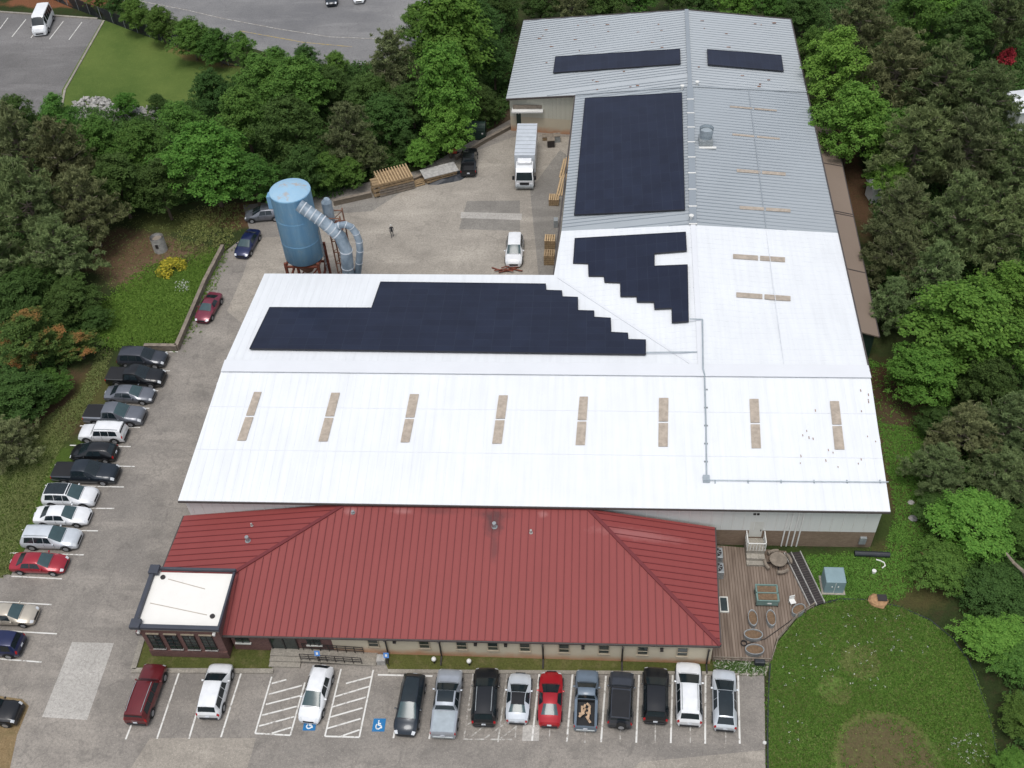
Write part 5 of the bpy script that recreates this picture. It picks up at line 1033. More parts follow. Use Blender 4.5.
# concrete riser, marker
c = P(161, 250); t_ = thing('concrete_riser', 'weathered round concrete well riser in the dirt clearing', 'well', c)
mb = MB(); mb.tube([c, c+Vector((0, 0, 1.9))], .78, 20, caps=False); mb.tube([c+Vector((0, 0, 1.9)), c], .6, 20, caps=False); part('ring', mb, M['stone'], t_); part('lid', MB().tube([c+Vector((0, 0, 1.55)), c+Vector((0, 0, 1.62))], .58, 16), M['wood_grey'], t_); part('opening', MB().box(c+Vector((.05, -.78, 1.1)), (.3, .1, .5)), M['dark'], t_)
# fence of the far lawn
fp = [(40, -6), (68, 6), (101.5, 19), (138, 33), (175, 46), (228.6, 65.5), (241, 66.5)]
fe = thing('chain_link_fence', 'black chain link fence curving round the far lawn', 'fence', P(*fp[0])); A = [P(*p) for p in fp]
mw = MB(); mr = MB()
for a, b in zip(A[:-1], A[1:]):
    n = max(1, round((b-a).length/3.0)); L = (b-a).length; d = (b-a).normalized()
    for k in range(n): q = a.lerp(b, k/n); part('post', MB().tube([q, q+Vector((0, 0, 2.0))], .05, 6), M['galv'], fe)
    for z in (.08, 1.92): mr.bar(a+Vector((0, 0, z)), b+Vector((0, 0, z)), .07)
    m = int(L/.2)
    for k in range(m):
        u = a+d*(k*.2)
        mw.bar(u+Vector((0, 0, .05)), u+d*1.8+Vector((0, 0, 1.9)), .045) if k*.2+1.8 < L else None; mw.bar(u+Vector((0, 0, 1.9)), u+d*1.8+Vector((0, 0, .05)), .045) if k*.2+1.8 < L else None
part('rail', mr, M['fence'], fe); part('wire_mesh', mw, M['fence'], fe)
# person
def person(b, rz):
    t_ = thing('person', 'person in dark clothes and a pale cap standing alone in the yard', 'person', b, rz)
    J = {'pel': (0, 0, .95), 'wai': (0, 0, 1.08), 'che': (0, .01, 1.32), 'nec': (0, .01, 1.48), 'hd0': (0, .02, 1.56), 'hd1': (0, .02, 1.68)}
    V = [J['pel'], J['wai'], J['che'], J['nec'], J['hd0'], J['hd1']]; Rr = [.15, .135, .15, .055, .085, .09]; E = [(0, 1), (1, 2), (2, 3), (3, 4), (4, 5)]
    for s in (-1, 1):
        o = len(V); V += [(s*.1, 0, .86), (s*.12, .02+.08*s, .5), (s*.13, -.02+.12*s, .09), (s*.14, .12+.12*s, .04)]; Rr += [.1, .065, .045, .04]; E += [(0, o), (o, o+1), (o+1, o+2), (o+2, o+3)]
        o = len(V); V += [(s*.18, 0, 1.40), (s*.25, -.02, 1.14), (s*.26, .1, .92), (s*.25, .15, .84)]; Rr += [.065, .045, .035, .035]; E += [(2, o), (o, o+1), (o+1, o+2), (o+2, o+3)]
    me = bpy.data.meshes.new('body'); me.from_pydata(V, E, []); me.materials.append(M['cloth']); o = link('body', me, t_); md = o.modifiers.new('skin', 'SKIN'); md.use_smooth_shade = True
    for v, r in zip(me.skin_vertices[0].data, Rr): v.radius = (r, r*.8)
    me.skin_vertices[0].data[0].use_root = True; s = o.modifiers.new('sub', 'SUBSURF'); s.levels = 1; s.render_levels = 1
    mb = MB(); mb.tube([(0, .02, 1.66), (0, .02, 1.70), (0, .02, 1.78), (0, .02, 1.81)], [.105, .11, .09, .03], 14); mb.box((0, .13, 1.69), (.16, .12, .02)); part('cap', mb, M['cap'], t_, world=False, smooth=True)
    mb = MB(); mb.tube([(0, .045, 1.53), (0, .05, 1.6), (0, .045, 1.655)], [.05, .082, .075], 12); part('face', mb, M['skin'], t_, world=False, smooth=True)
person(P(392.5, 237), R(200))
# distant buildings between the right hand trees
for px, py, s_, z, lab, m in ((1034, 100, (6, 5), 3.0, 'white roofed shed showing between the trees at the right edge', 'white_roof'), (877, 184, (1.8, 2.2), 2.0, 'small pale tent roof showing between trees right of the lean-to', 'membrane')):
    c = P(px, py, z); c.z = 0; t_ = thing('garden_shed', lab, 'shed', c, .2); part('wall', MB().box((0, 0, z/2), (s_[0]-.4, s_[1]-.4, z)), M['siding'], t_, world=False)
    mb = MB(); x, y = s_[0]/2, s_[1]/2; mb.add([(-x, -y, z), (x, -y, z), (x, y, z), (-x, y, z), (-x, 0, z+.8), (x, 0, z+.8)], [(0, 1, 5, 4), (2, 3, 4, 5), (0, 4, 3), (1, 2, 5), (3, 2, 1, 0)]); part('roof', mb, M[m], t_, world=False)
# ------------------------------------------------------------------ foliage
def leafmesh(name, cen, nrm, size, mat, rg, aspect=.62, bend=.0):
    """many separate small leaf faces: centres (n,3), rough normals (n,3), sizes (n,)"""
    n = len(cen); nrm = nrm/np.maximum(np.linalg.norm(nrm, axis=1, keepdims=True), 1e-6)
    rnd = rg.normal(size=(n, 3)); a = np.cross(nrm, rnd); a /= np.maximum(np.linalg.norm(a, axis=1, keepdims=True), 1e-6); b = np.cross(nrm, a)
    s = size[:, None]; v = np.empty((n, 4, 3)); v[:, 0] = cen-a*s; v[:, 1] = cen-b*s*aspect; v[:, 2] = cen+a*s; v[:, 3] = cen+b*s*aspect
    me = bpy.data.meshes.new(name); me.vertices.add(n*4); me.vertices.foreach_set('co', v.reshape(-1)); me.loops.add(n*4); me.loops.foreach_set('vertex_index', np.arange(n*4, dtype=np.int32))
    me.polygons.add(n); me.polygons.foreach_set('loop_start', np.arange(0, n*4, 4, dtype=np.int32)); me.polygons.foreach_set('loop_total', np.full(n, 4, dtype=np.int32)); me.update(); me.validate()
    if mat: me.materials.append(mat)
    return me
def unit(rg, n): v = rg.normal(size=(n, 3)); return v/np.linalg.norm(v, axis=1, keepdims=True)
def broad(seed, nl=13, per=36, lv=34, leaf=.135, R_=1.0, tall=1.0, droop=0.0, spread=.55):
    """crown of unit radius 5 m, height ~10 m: lobes > clumps > leaves"""
    rg = np.random.default_rng(seed); cen = []; nrm = []; lobes = []
    for i in range(nl):
        u = (i+.5)/nl; z = .25+.68*u; rr = (1-abs(2*u-.85)**2.0*.75)*spread*5*R_*rg.uniform(.7, 1.1); a = i*2.4+rg.uniform(-.4, .4)
        lobes.append((np.array([rr*math.cos(a), rr*math.sin(a), z*10*tall]), rg.uniform(1.5, 2.4)*(1.1-.3*u)))
    lobes.append((np.array([0, 0, 8.6*tall]), 1.8)); lobes.append((np.array([0, 0, 6.0*tall]), 2.6))
    for c, r in lobes:
        d = unit(rg, per); d[:, 2] = np.abs(d[:, 2])*.9+d[:, 2]*.35; d /= np.linalg.norm(d, axis=1, keepdims=True)
        cc = c+d*r*rg.uniform(.6, 1.25, (per, 1))*np.array([1, 1, .85])
        for q, dd in zip(cc, d):
            o = unit(rg, lv)*rg.uniform(.15, 1, (lv, 1))*np.array([.62, .62, .38])*rg.uniform(.7, 1.25)
            cen.append(q+o); nrm.append(dd*.5+np.array([0, 0, .75])+o*.5+rg.normal(size=(lv, 3))*.42)
    cen = np.concatenate(cen); nrm = np.concatenate(nrm)
    return cen, nrm, rg.uniform(.7, 1.35, len(cen))*leaf, rg, lobes
def pine(seed, layers=9, leaf=.3):
    rg = np.random.default_rng(seed); cen = []; nrm = []; br = []
    for i in range(layers):
        u = i/(layers-1); z = 3.0+7.0*u; nb = int(8-3*u)
        for k in range(nb):
            a = k*6.283/nb+i*.8+rg.uniform(-.35, .35); L = (4.4*(1-u)**.65+.8)*rg.uniform(.65, 1.08); tip = np.array([L*math.cos(a), L*math.sin(a), z+rg.uniform(-.2, .9)]); br.append((np.array([0, 0, z-.5]), tip))
            nt = int(5+L*2.6)
            for j in range(nt):
                t = rg.uniform(.38, 1.03); q = np.array([0, 0, z-.5])*(1-t)+tip*t+rg.normal(size=3)*np.array([.42, .42, .25])*(.6+.5*t)
                m = 26; d = unit(rg, m); d[:, 2] = np.abs(d[:, 2])*.8+.1; d /= np.linalg.norm(d, axis=1, keepdims=True)
                cen.append(q+d*rg.uniform(.12, .42, (m, 1))); nrm.append(np.cross(d, rg.normal(size=(m, 3)))+np.array([0, 0, .35]))
    cen = np.concatenate(cen); return cen, np.concatenate(nrm), rg.uniform(.7, 1.3, len(cen))*leaf, rg, br
def trunkmesh(name, lobes, kind, h=8.5, r=.26, bare=0):
    mb = MB(); rg = random.Random(len(lobes)+int(h*7))
    pts = [(0, 0, 0), (.1, .05, h*.3), (-.08, .1, h*.6), (0, 0, h)]; mb.tube(pts, [r, r*.8, r*.55, r*.18], 8)
    for q in lobes:
        a, b = (Vector((0, 0, max(1.0, q[0][2]*.62))), Vector(q[0])) if kind == 'b' else (Vector(q[0]), Vector(q[1]))
        m = a.lerp(b, .5)+Vector((0, 0, .25 if kind == 'b' else -.15)); mb.tube([a, m, b], [r*.38, r*.24, r*.09], 5)
    if kind == 'p':
        for k in range(5): a = k*2.3; z_ = 4.5+k*.55; mb.tube([(0, 0, z_), (1.6*math.cos(a), 1.6*math.sin(a), z_+.5), (2.6*math.cos(a+.5), 2.6*math.sin(a+.5), z_+.7), (3.5*math.cos(a+.25), 3.5*math.sin(a+.25), z_+1.4)], [.07, .05, .035, .015], 4)
    return mb.mesh(name, M['bark_pale'] if kind == 'p' else M['bark'])
VAR = {'broad': [], 'pine': [], 'poplar': [], 'shrub': []}
for i, sd_ in enumerate((11, 12, 13, 14)):
    c_, n_, s_, rg_, lb = broad(sd_, nl=(13, 17, 10, 15, 12, 19)[i], spread=(.55, .62, .5, .58, .66, .6)[i], tall=(1, .92, 1.12, 1, .88, 1.05)[i]); spread_dummy = 0; VAR['broad'].append((leafmesh('crown', c_, n_, s_, LM['mid'], rg_), trunkmesh('trunk', lb, 'b')))
for sd_ in (21, 22, 23, 24):
    c_, n_, s_, rg_, lb = pine(sd_); VAR['pine'].append((leafmesh('crown', c_, n_, s_, LM['pine'], rg_, .17), trunkmesh('trunk', lb, 'p', 9.8, .22)))
c_, n_, s_, rg_, lb = broad(31, 22, 30, 24, .16, .62, 1.0, spread=.6); VAR['poplar'].append((leafmesh('crown', c_, n_, s_, LM['bright'], rg_), trunkmesh('trunk', lb, 'b', 9.2)))
for sd_ in (41, 42):
    rg_ = np.random.default_rng(sd_); C2 = []; N2 = []; stems = []
    for k in range(34):
        a = rg_.uniform(0, 6.28); rr = 1.0*math.sqrt(rg_.uniform(0, 1)); q = np.array([rr*math.cos(a), rr*math.sin(a), .35+1.05*(1-rr*rr)*rg_.uniform(.7, 1.1)]); stems.append((None, q))
        o = unit(rg_, 44)*rg_.uniform(.1, .42, (44, 1)); C2.append(q+o); N2.append(o+np.array([0, 0, .35])+rg_.normal(size=(44, 3))*.2)
    C2 = np.concatenate(C2); me = leafmesh('crown', C2, np.concatenate(N2), rg_.uniform(.07, .13, len(C2)), LM['mid'], rg_)
    mb = MB(); [mb.tube([(0, 0, 0), (q[0]*.5, q[1]*.5, q[2]*.7), tuple(q)], [.04, .03, .01], 4) for _, q in stems[::4]]; VAR['shrub'].append((me, mb.mesh('trunk', M['bark'])))
TREES_N = [0]
def tree(px, py, dpx, var, mat, label, group, hk=1.0, zc=None, name=None, cat='tree'):
    """px,py: crown centre in the photograph; dpx: crown width"""
    ppm = FPX/(P(px, py, 5)-CAM).dot(CF); D = dpx/ppm
    i = TREES_N[0]; TREES_N[0] += 1; rq = random.Random(i*17+3)
    if var == 'shrub': k = D/2.3; kz = k*hk; z = .8*kz
    elif var == 'pine': k = D/8.6; kz = k*1.12*hk; z = 6.4*kz
    elif var == 'poplar': k = D/6.6; kz = k*hk; z = 6.0*kz
    else: k = D/9.2; kz = k*.98*hk; z = 6.2*kz
    b = P(px, py, z); b.z = 0; cm, tm = VAR[var][rq.randrange(len(VAR[var]))]
    t_ = thing(name or {'shrub': 'shrub', 'pine': 'pine_tree', 'poplar': 'tall_tree', 'broad': 'leafy_tree'}[var], label, cat if var != 'shrub' else 'shrub', b, rq.uniform(0, 6.28), group); sx = rq.uniform(.88, 1.12); t_.scale = (k*sx, k/sx, kz*rq.uniform(.94, 1.08))
    o = link('crown', cm, t_); o.material_slots[0].link = 'OBJECT'; o.material_slots[0].material = LM[mat]; link('trunk', tm, t_); return t_
TG = []
def grp(rows, group):
    for r in rows: tree(*r[:6], group, *r[6:])
WL = 'trees of the wood left of and behind the yard'
grp([
 (20, 150, 70, 'pine', 'pine_brown', 'brownish pine at the far left edge below the far car park'), (62, 158, 66, 'pine', 'pine_brown', 'brownish pine second from the left below the far car park'),
 (28, 205, 78, 'pine', 'pine', 'grey green pine at the left edge above the green shrubs'), (84, 205, 62, 'pine', 'pine_brown', 'thin brown pine left of the dirt clearing'), (58, 245, 60, 'pine', 'pine', 'grey pine beside the dirt clearing with a bare pale limb'),
 (15, 112, 42, 'broad', 'dark', 'dark green tree at the corner of the far car park'), (58, 118, 52, 'broad', 'mid', 'mid green tree at the near edge of the far car park'),
 (100, 140, 56, 'broad', 'mid', 'leafy tree just below the pale rock heap'), (142, 150, 62, 'broad', 'mid', 'leafy tree between the rock heap and the dirt clearing'), (118, 184, 64, 'broad', 'dark', 'dark leafy tree above the dirt clearing'),
 (162, 190, 56, 'broad', 'dark', 'dark leafy tree behind the concrete riser'), (180, 122, 50, 'broad', 'mid', 'leafy tree right of the small dark holly'), (208, 160, 84, 'broad', 'bright', 'large bright green tree left of the blue silo'),
 (212, 96, 50, 'broad', 'dark', 'dark round tree at the near corner of the far lawn'), (244, 118, 66, 'broad', 'mid', 'mid green tree behind the bright tree by the silo'), (252, 176, 58, 'broad', 'mid', 'leafy tree just behind the silo on its left'),
 (262, 78, 58, 'broad', 'mid', 'leafy tree right of the fence end'), (298, 84, 62, 'broad', 'mid', 'leafy tree in the middle of the belt below the road'), (290, 132, 72, 'broad', 'dark', 'large dark tree above the silo'), (302, 170, 54, 'broad', 'dark', 'dark tree directly behind the top of the silo'),
 (332, 82, 44, 'broad', 'dark', 'dark tree by the road verge left of the brown pine'), (348, 130, 58, 'pine', 'pine_brown', 'brown topped pine in the middle of the wood above the yard'), (326, 168, 44, 'broad', 'mid', 'low leafy tree right of the silo top'),
 (368, 92, 48, 'broad', 'dark', 'dark tree beside the road bend'), (368, 150, 38, 'pine', 'pine', 'grey pine close behind the slatted timber rack'), (350, 172, 34, 'broad', 'mid', 'small leafy tree left of the tan block pile'),
 (392, 64, 50, 'pine', 'pine_brown', 'brown pine left of the tall bright tree'), (386, 118, 52, 'broad', 'dark', 'dark tree at the foot of the brown pine'), (412, 104, 46, 'broad', 'dark', 'dark tree in the shade of the tall bright tree'),
 (418, 24, 46, 'broad', 'mid', 'green tree beside the road end above the brown pine'), (478, 26, 62, 'broad', 'dark', 'dark tree right of the tall bright tree'), (494, 66, 46, 'broad', 'dark', 'dark tree against the far left corner of the grey roof'),
 (484, 104, 40, 'broad', 'dark', 'dark tree left of the dock wall'), (446, 88, 52, 'poplar', 'bright', 'tall bright yellow green tree towering behind the black pickup', 1.35), (452, 36, 66, 'poplar', 'bright', 'tall pointed bright green tree at the top beside the road', 1.15),
 (448, 128, 54, 'broad', 'bright', 'bright low tree behind the orange barrow'), (420, 150, 34, 'broad', 'bright', 'small bright tree behind the flat timber pack'), (408, 146, 30, 'broad', 'dark', 'small dark tree behind the slatted rack'),
 (500, 8, 44, 'broad', 'dark', 'dark tree at the top edge left of the factory corner')], WL)
grp([(135, 12, 34, 'broad', 'mid', 'roadside tree behind the fence nearest the far car park'), (160, 22, 36, 'broad', 'mid', 'roadside tree second along the fence'), (190, 34, 44, 'broad', 'mid', 'larger roadside tree in the middle of the fence'),
     (216, 44, 38, 'broad', 'mid', 'roadside tree above the near end of the fence'), (244, 54, 38, 'broad', 'mid', 'roadside tree just past the fence end'), (118, 2, 30, 'broad', 'dark', 'roadside tree at the top edge behind the fence'),
     (276, 60, 34, 'broad', 'mid', 'roadside tree between the fence end and the brown pine'), (306, 62, 34, 'broad', 'dark', 'low roadside tree in the middle of the verge'), (336, 62, 30, 'broad', 'mid', 'low roadside tree left of the road bend'), (96, -2, 26, 'broad', 'mid', 'roadside tree cut by the top edge near the white van')], 'roadside trees beyond the fence')
grp([(158, 104, 24, 'broad', 'dark', 'small dark holly like tree beside the rock heap', .9), (125, 104, 26, 'broad', 'bright', 'small bright sapling in front of the far lawn', .9)], 'small trees by the rock heap')
grp([
 (20, 290, 70, 'broad', 'dark', 'dark green tree at the left edge beside the dirt clearing', .75), (70, 296, 60, 'broad', 'dark', 'dark tree right of the edge tree, next to the green weeds', .7), (30, 340, 76, 'broad', 'autumn', 'tree with orange turning leaves at the left edge', .7),
 (78, 345, 50, 'broad', 'autumn', 'smaller tree with orange leaves above the parked cars', .6), (16, 395, 72, 'broad', 'dark', 'dark tree at the left edge level with the parked pickups', .65), (50, 385, 44, 'broad', 'mid', 'green tree closest to the parked pickups', .6), (6, 440, 56, 'pine', 'pine_brown', 'thin brown pine low at the left edge', .7),
 (96, 318, 34, 'broad', 'dark', 'small dark tree at the edge of the green weeds', .7), (-20, 250, 70, 'pine', 'pine', 'grey pine cut by the left edge above the orange tree')], 'trees left of the parked cars')
BK = 'trees behind and right of the factory'
rowb = []
for i, (px, py, d, v, m, l) in enumerate(((540, 0, 40, 'broad', 'dark', 'dark tree behind the far roof edge, first from its left corner'), (572, -6, 40, 'pine', 'pine_brown', 'brownish pine behind the far roof edge'), (606, -2, 42, 'broad', 'dark', 'dark tree behind the far roof edge left of the ridge'),
    (640, -6, 40, 'broad', 'mid', 'green tree behind the far roof edge just left of the ridge'), (672, -6, 38, 'broad', 'dark', 'dark tree right behind the far end of the ridge'), (704, -6, 40, 'broad', 'dark', 'dark tree behind the far roof edge right of the ridge'),
    (738, -2, 42, 'broad', 'bright', 'brighter tree behind the far right roof edge'), (770, 2, 44, 'broad', 'mid', 'green tree behind the far right corner'), (806, 8, 46, 'broad', 'dark', 'dark tree beyond the far right roof corner'))):
    rowb.append((px, py, d, v, m, l))
grp(rowb+[
 (818, 46, 44, 'broad', 'mid', 'green tree beside the far right roof corner'), (834, 72, 80, 'broad', 'bright', 'bright tree overhanging the far right roof edge'), (852, 124, 80, 'broad', 'bright', 'bright round tree above the start of the lean-to'),
 (862, 22, 60, 'pine', 'pine_brown', 'brownish pine behind the bright overhanging tree'), (912, 22, 64, 'broad', 'mid', 'green tree high in the right hand wood'), (898, 66, 74, 'pine', 'pine_brown', 'broad brownish pine in the middle of the upper right wood'),
 (938, 6, 50, 'broad', 'bright', 'bright tree at the top edge of the right hand wood'), (965, 30, 58, 'broad', 'dark', 'very dark tree at the top right'), (1005, 14, 54, 'pine', 'pine', 'dark pine in the top right corner'), (944, 84, 66, 'pine', 'pine', 'olive pine left of the red leaved shrub'),
 (985, 100, 62, 'pine', 'pine', 'olive pine below the red leaved shrub'), (892, 128, 54, 'broad', 'mid', 'green tree between the bright round tree and the pines'), (918, 140, 74, 'pine', 'pine', 'large olive pine in the middle right wood'), (968, 150, 72, 'pine', 'pine_brown', 'brown olive pine right of the large olive pine'),
 (1012, 160, 66, 'pine', 'pine', 'olive pine at the right edge below the white shed'), (890, 176, 46, 'broad', 'bright', 'small bright tree beside the pale tent roof'), (904, 208, 66, 'pine', 'pine_brown', 'brown pine right of the lean-to'), (958, 212, 76, 'pine', 'pine', 'large olive pine beside the large bright tree'),
 (1008, 225, 70, 'pine', 'pine', 'olive pine at the right edge above the large bright tree'), (899, 250, 60, 'pine', 'pine_brown', 'brown pine close to the lean-to'), (936, 272, 60, 'pine', 'pine', 'olive pine above and left of the large bright tree'), (891, 302, 48, 'pine', 'pine', 'small olive pine at the near end of the lean-to'),
 (965, 325, 118, 'broad', 'bright', 'largest bright tree of the right hand wood', .85), (1015, 292, 74, 'broad', 'bright', 'bright tree at the right edge behind the largest one'), (1020, 350, 66, 'broad', 'mid', 'green tree at the right edge right of the largest bright tree'),
 (924, 374, 74, 'broad', 'bright', 'bright tree in front of the largest one, nearest the white roof', .8), (990, 385, 68, 'broad', 'dark', 'dark tree below the largest bright tree'), (1014, 420, 70, 'pine', 'pine', 'grey pine at the right edge in the middle', .85), (966, 428, 66, 'pine', 'pine_brown', 'grey brown pine beside the white roof corner', .75),
 (938, 468, 60, 'pine', 'pine', 'small grey pine above the near right trees', .7), (1004, 472, 62, 'pine', 'pine', 'grey pine above the bright near right tree', .7), (976, 522, 90, 'broad', 'bright', 'bright tree right of the tan boulder', .62), (1018, 530, 66, 'broad', 'mid', 'green tree at the right edge beside the bare pale branch', .6),
 (944, 562, 66, 'broad', 'mid', 'green tree nearest the black pipe', .55), (1000, 584, 76, 'broad', 'dark', 'dark tree above the near right bush', .5), (1000, 636, 70, 'broad', 'bright', 'bright bushy tree at the edge of the meadow', .5), (1024, 655, 60, 'broad', 'mid', 'green tree at the right edge beyond the meadow', .5),
 (1022, 715, 56, 'broad', 'mid', 'light green tree low in the right corner', .5), (884, 152, 40, 'broad', 'mid', 'green tree close to the lean-to wall'), (886, 222, 34, 'broad', 'dark', 'small dark tree beside the middle of the lean-to'), (892, 272, 34, 'broad', 'dark', 'small dark tree beside the near half of the lean-to'), (936, 420, 44, 'broad', 'dark', 'dark tree at the shaded edge beside the white roof', .7), (935, 508, 44, 'broad', 'dark', 'dark tree behind the two grey stones', .6), (1018, 768, 48, 'broad', 'bright', 'tree cut by the lower right corner', .5)], BK)
tree(1008, 56, 20, 'shrub', 'red', 'red leaved shrub near the top right corner', 'small coloured shrubs', 1.2)
tree(170, 266, 32, 'shrub', 'yellow', 'low shrub in full yellow flower below the concrete riser', 'small coloured shrubs', .45)
# understorey filling the wood floor
def scatter(poly, n, rg):
    w = [P(*p) for p in poly]; xs_ = [p.x for p in w]; ys_ = [p.y for p in w]; out = []
    while len(out) < n:
        x, y = rg.uniform(min(xs_), max(xs_)), rg.uniform(min(ys_), max(ys_)); ins = False; j = len(w)-1
        for i in range(len(w)):
            if (w[i].y > y) != (w[j].y > y) and x < (w[j].x-w[i].x)*(y-w[i].y)/(w[j].y-w[i].y)+w[i].x: ins = not ins
            j = i
        if ins: out.append((x, y))
    return np.array(out)
def tufts(name, poly, n, mat, h, w, seed, label, cat, per=4, z=.0, flat=0.0, avoid=(), jit=.12):
    rg = np.random.default_rng(seed); p = scatter(poly, n, rg); p = p+rg.normal(size=p.shape)*jit
    for ax, ay, ar in avoid:
        c = P(ax, ay); d = np.hypot(p[:, 0]-c.x, p[:, 1]-c.y); p = p[(d > ar) | (rg.uniform(size=len(p)) < .12)]
    n = len(p); dens = np.sin(p[:, 0]*.55+1.3*np.sin(p[:, 1]*.31))+np.sin(p[:, 1]*.47+seed); k = .75+.25*dens*.7
    cen = np.repeat(np.c_[p, np.full(n, z)], per, 0)+rg.normal(size=(n*per, 3))*np.array([w*.9, w*.9, 0]); hh = np.repeat(h*k, per)*rg.uniform(.5, 1.3, n*per); cen[:, 2] = z+hh*.5
    nr = rg.normal(size=(n*per, 3)); nr[:, 2] = np.abs(nr[:, 2])*.5+flat; me = leafmesh(name, cen, nr, rg.uniform(.6, 1.2, n*per)*w, LM[mat], rg, .4)
    o = link(name, me); return tag(o, label, cat, None, 'stuff')
tufts('undergrowth', [(0, 128), (60, 108), (160, 118), (240, 76), (350, 66), (400, 62), (470, -10), (520, -10), (506, 120), (470, 140), (440, 160), (380, 176), (330, 200), (250, 196), (240, 196), (110, 214), (60, 300), (90, 330), (55, 400), (0, 450), (-60, 300)], 22000, 'dark', .9, .24, 51, 'dark undergrowth beneath the wood on the left', 'undergrowth', 5, .1, .8)
tufts('undergrowth', [(510, -6), (800, 6), (826, 120), (860, 150), (890, 300), (925, 350), (950, 460), (925, 540), (950, 600), (1000, 650), (1010, 768), (1080, 800), (1100, 300), (1060, -60), (520, -60)], 26000, 'dark', .9, .24, 52, 'dark undergrowth beneath the wood on the right', 'undergrowth', 5, .1, .8)
tufts('meadow_grass', [(770, 780), (768, 700), (772, 657), (780, 642), (805, 614), (822, 606), (860, 601), (905, 609), (948, 634), (974, 672), (989, 715), (1000, 780)], 20000, 'tuft', .14, .10, 53, 'rough tufted meadow grass right of the car park', 'grass', 5, .02, .7, ((888, 762, 4.0), (872, 750, 2.0), (860, 662, 1.6), (835, 690, 1.3)))
tufts('meadow_grass', [(770, 780), (768, 700), (772, 657), (780, 642), (805, 614), (822, 606), (860, 601), (905, 609), (948, 634), (974, 672), (989, 715), (1000, 780)], 5000, 'tuft_dry', .15, .09, 54, 'dry paler blades scattered through the right hand meadow', 'grass', 4, .02, .7, ((888, 762, 3.8),))
tufts('meadow_flowers', [(775, 700), (790, 640), (830, 612), (900, 615), (940, 650), (880, 690), (820, 690), (790, 768)], 75, 'wflower', .3, .06, 55, 'scattered tiny white flowers in the meadow', 'flowers', 3, .15, 1.5)
tufts('meadow_flowers', [(950, 735), (985, 735), (985, 768), (950, 768)], 45, 'wflower', .3, .06, 56, 'patch of white flowers at the near right of the meadow', 'flowers', 3, .15, 1.5)
tufts('verge_grass', [(0, 455), (50, 415), (80, 395), (100, 350), (112, 352), (100, 385), (80, 420), (50, 465), (38, 500), (20, 540), (5, 575), (-50, 620), (-90, 560)], 9000, 'tuft_dry', .14, .12, 57, 'short grass strip behind the parked cars', 'grass', 4, .0, .9)
tufts('bank_weeds', [(110, 300), (150, 268), (190, 262), (222, 250), (205, 284), (177, 345), (110, 345), (95, 330)], 11000, 'tuft', .3, .12, 58, 'green weeds covering the bank above the low wall', 'weeds', 5, .0, .5, (), .7)
tufts('bank_weeds', [(180, 215), (240, 205), (232, 245), (200, 262), (178, 250)], 900, 'tuft_dry', .25, .16, 59, 'paler weeds between the concrete riser and the navy car', 'weeds', 5, .0, .5, (), .7)
tufts('clearing_grass', [(110, 225), (180, 212), (200, 235), (150, 262), (100, 300), (95, 260)], 700, 'tuft_dry', .12, .1, 60, 'thin short grass in the dirt clearing', 'grass', 3, .0, .9, (), .7)
tufts('side_grass', [(868, 360), (905, 370), (935, 470), (930, 560), (900, 600), (820, 600), (805, 556), (885, 552), (896, 515)], 10000, 'tuft', .12, .10, 61, 'thin shaded grass along the right side of the factory', 'grass', 4, .0, .9, ((895, 395, 4),))
tufts('border_flowers', [(714, 662), (766, 664), (764, 674), (716, 672)], 420, 'wflower', .25, .07, 62, 'white flowering plants in the border by the deck', 'flowers', 2, .0, .9)
tufts('border_flowers', [(714, 662), (766, 664), (764, 674), (716, 672)], 500, 'dark', .25, .1, 63, 'green leaves of the flower border by the deck', 'flowers', 3, .0, .9)
tufts('bank_flowers', [(176, 282), (190, 282), (188, 292), (174, 292)], 50, 'wflower', .35, .08, 64, 'small white flowers on the bank left of the maroon coupe', 'flowers', 3, .1, .9)
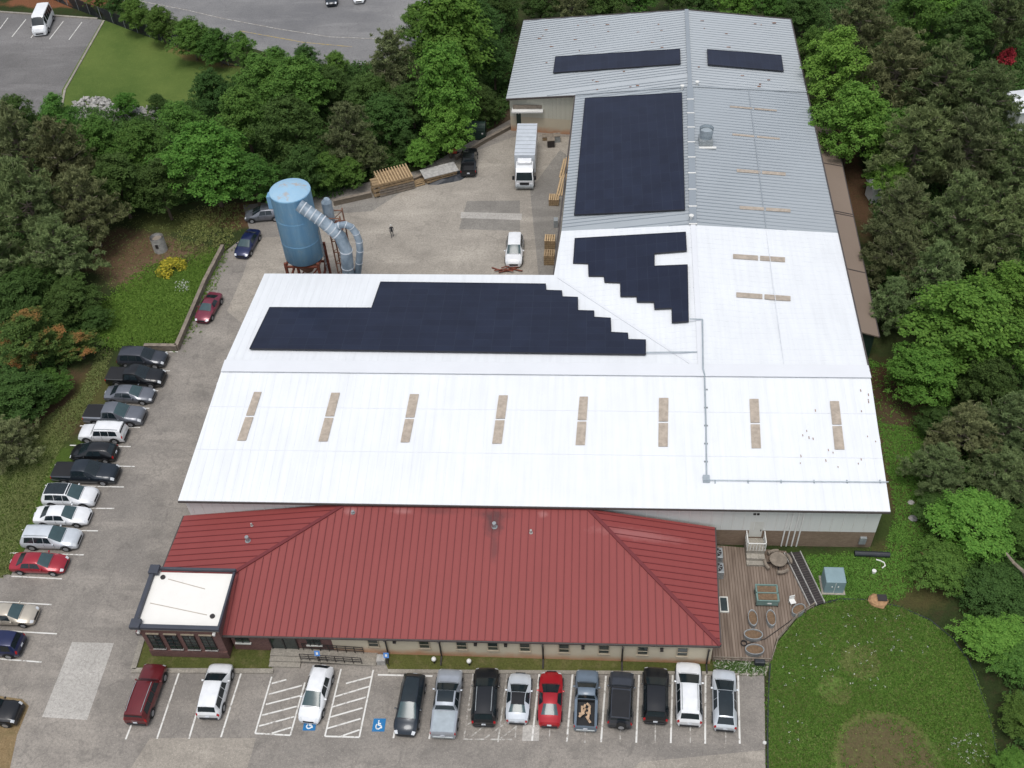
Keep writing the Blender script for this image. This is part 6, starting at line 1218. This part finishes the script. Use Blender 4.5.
# rock heap
rg_ = random.Random(8); mb = MB(); pr = scatter([(66, 112), (80, 100), (104, 98), (118, 106), (140, 108), (168, 112), (165, 122), (140, 118), (100, 124), (74, 120)], 520, np.random.default_rng(9))
for x, y in pr:
    r_ = rg_.uniform(.22, .5); c = Vector((x, y, rg_.uniform(0, .3))); m_ = Matrix.Rotation(rg_.uniform(0, 3), 3, 'X') @ Matrix.Rotation(rg_.uniform(0, 3), 3, 'Y'); q_ = [Vector(v) for v in ((1, 0, 0), (-1, 0, 0), (0, .8, 0), (0, -.8, 0), (0, 0, .7), (0, 0, -.7))]
    mb.add([c+m_@v*r_*rg_.uniform(.8, 1.2) for v in q_], [(0, 2, 4), (2, 1, 4), (1, 3, 4), (3, 0, 4), (2, 0, 5), (1, 2, 5), (3, 1, 5), (0, 3, 5)])
o = link('rock_heap', mb.mesh('rock_heap', M['stone'])); tag(o, 'heap of pale grey broken rock at the near edge of the far lawn', 'rocks', None, 'stuff')
# ------------------------------------------------------------------ light
SUN_EL, SUN_AZ = R(74), R(190)
w = bpy.data.worlds.new('World'); scene.world = w; w.use_nodes = True; nt = w.node_tree; bg = nt.nodes['Background']
sk = nt.nodes.new('ShaderNodeTexSky'); sk.sky_type = 'NISHITA'; sk.sun_disc = False; sk.sun_elevation = SUN_EL; sk.sun_rotation = SUN_AZ; sk.dust_density = 3.0; sk.air_density = 1.2
hs = nt.nodes.new('ShaderNodeHueSaturation'); hs.inputs['Saturation'].default_value = .42
nt.links.new(sk.outputs[0], hs.inputs['Color']); nt.links.new(hs.outputs[0], bg.inputs[0]); bg.inputs[1].default_value = .15
sd = bpy.data.lights.new('sun', 'SUN'); sd.energy = 1.5; sd.angle = R(24); sd.color = (1, .965, .92); so = bpy.data.objects.new('sun', sd); COL.objects.link(so)
so.rotation_euler = (R(90)-SUN_EL, 0, math.pi-SUN_AZ)
vs = scene.view_settings; vs.view_transform = 'Standard'; vs.look = 'None'; vs.gamma = 1; vs.use_curve_mapping = False; vs.exposure = .03
scene.render.resolution_x = 1024; scene.render.resolution_y = 768
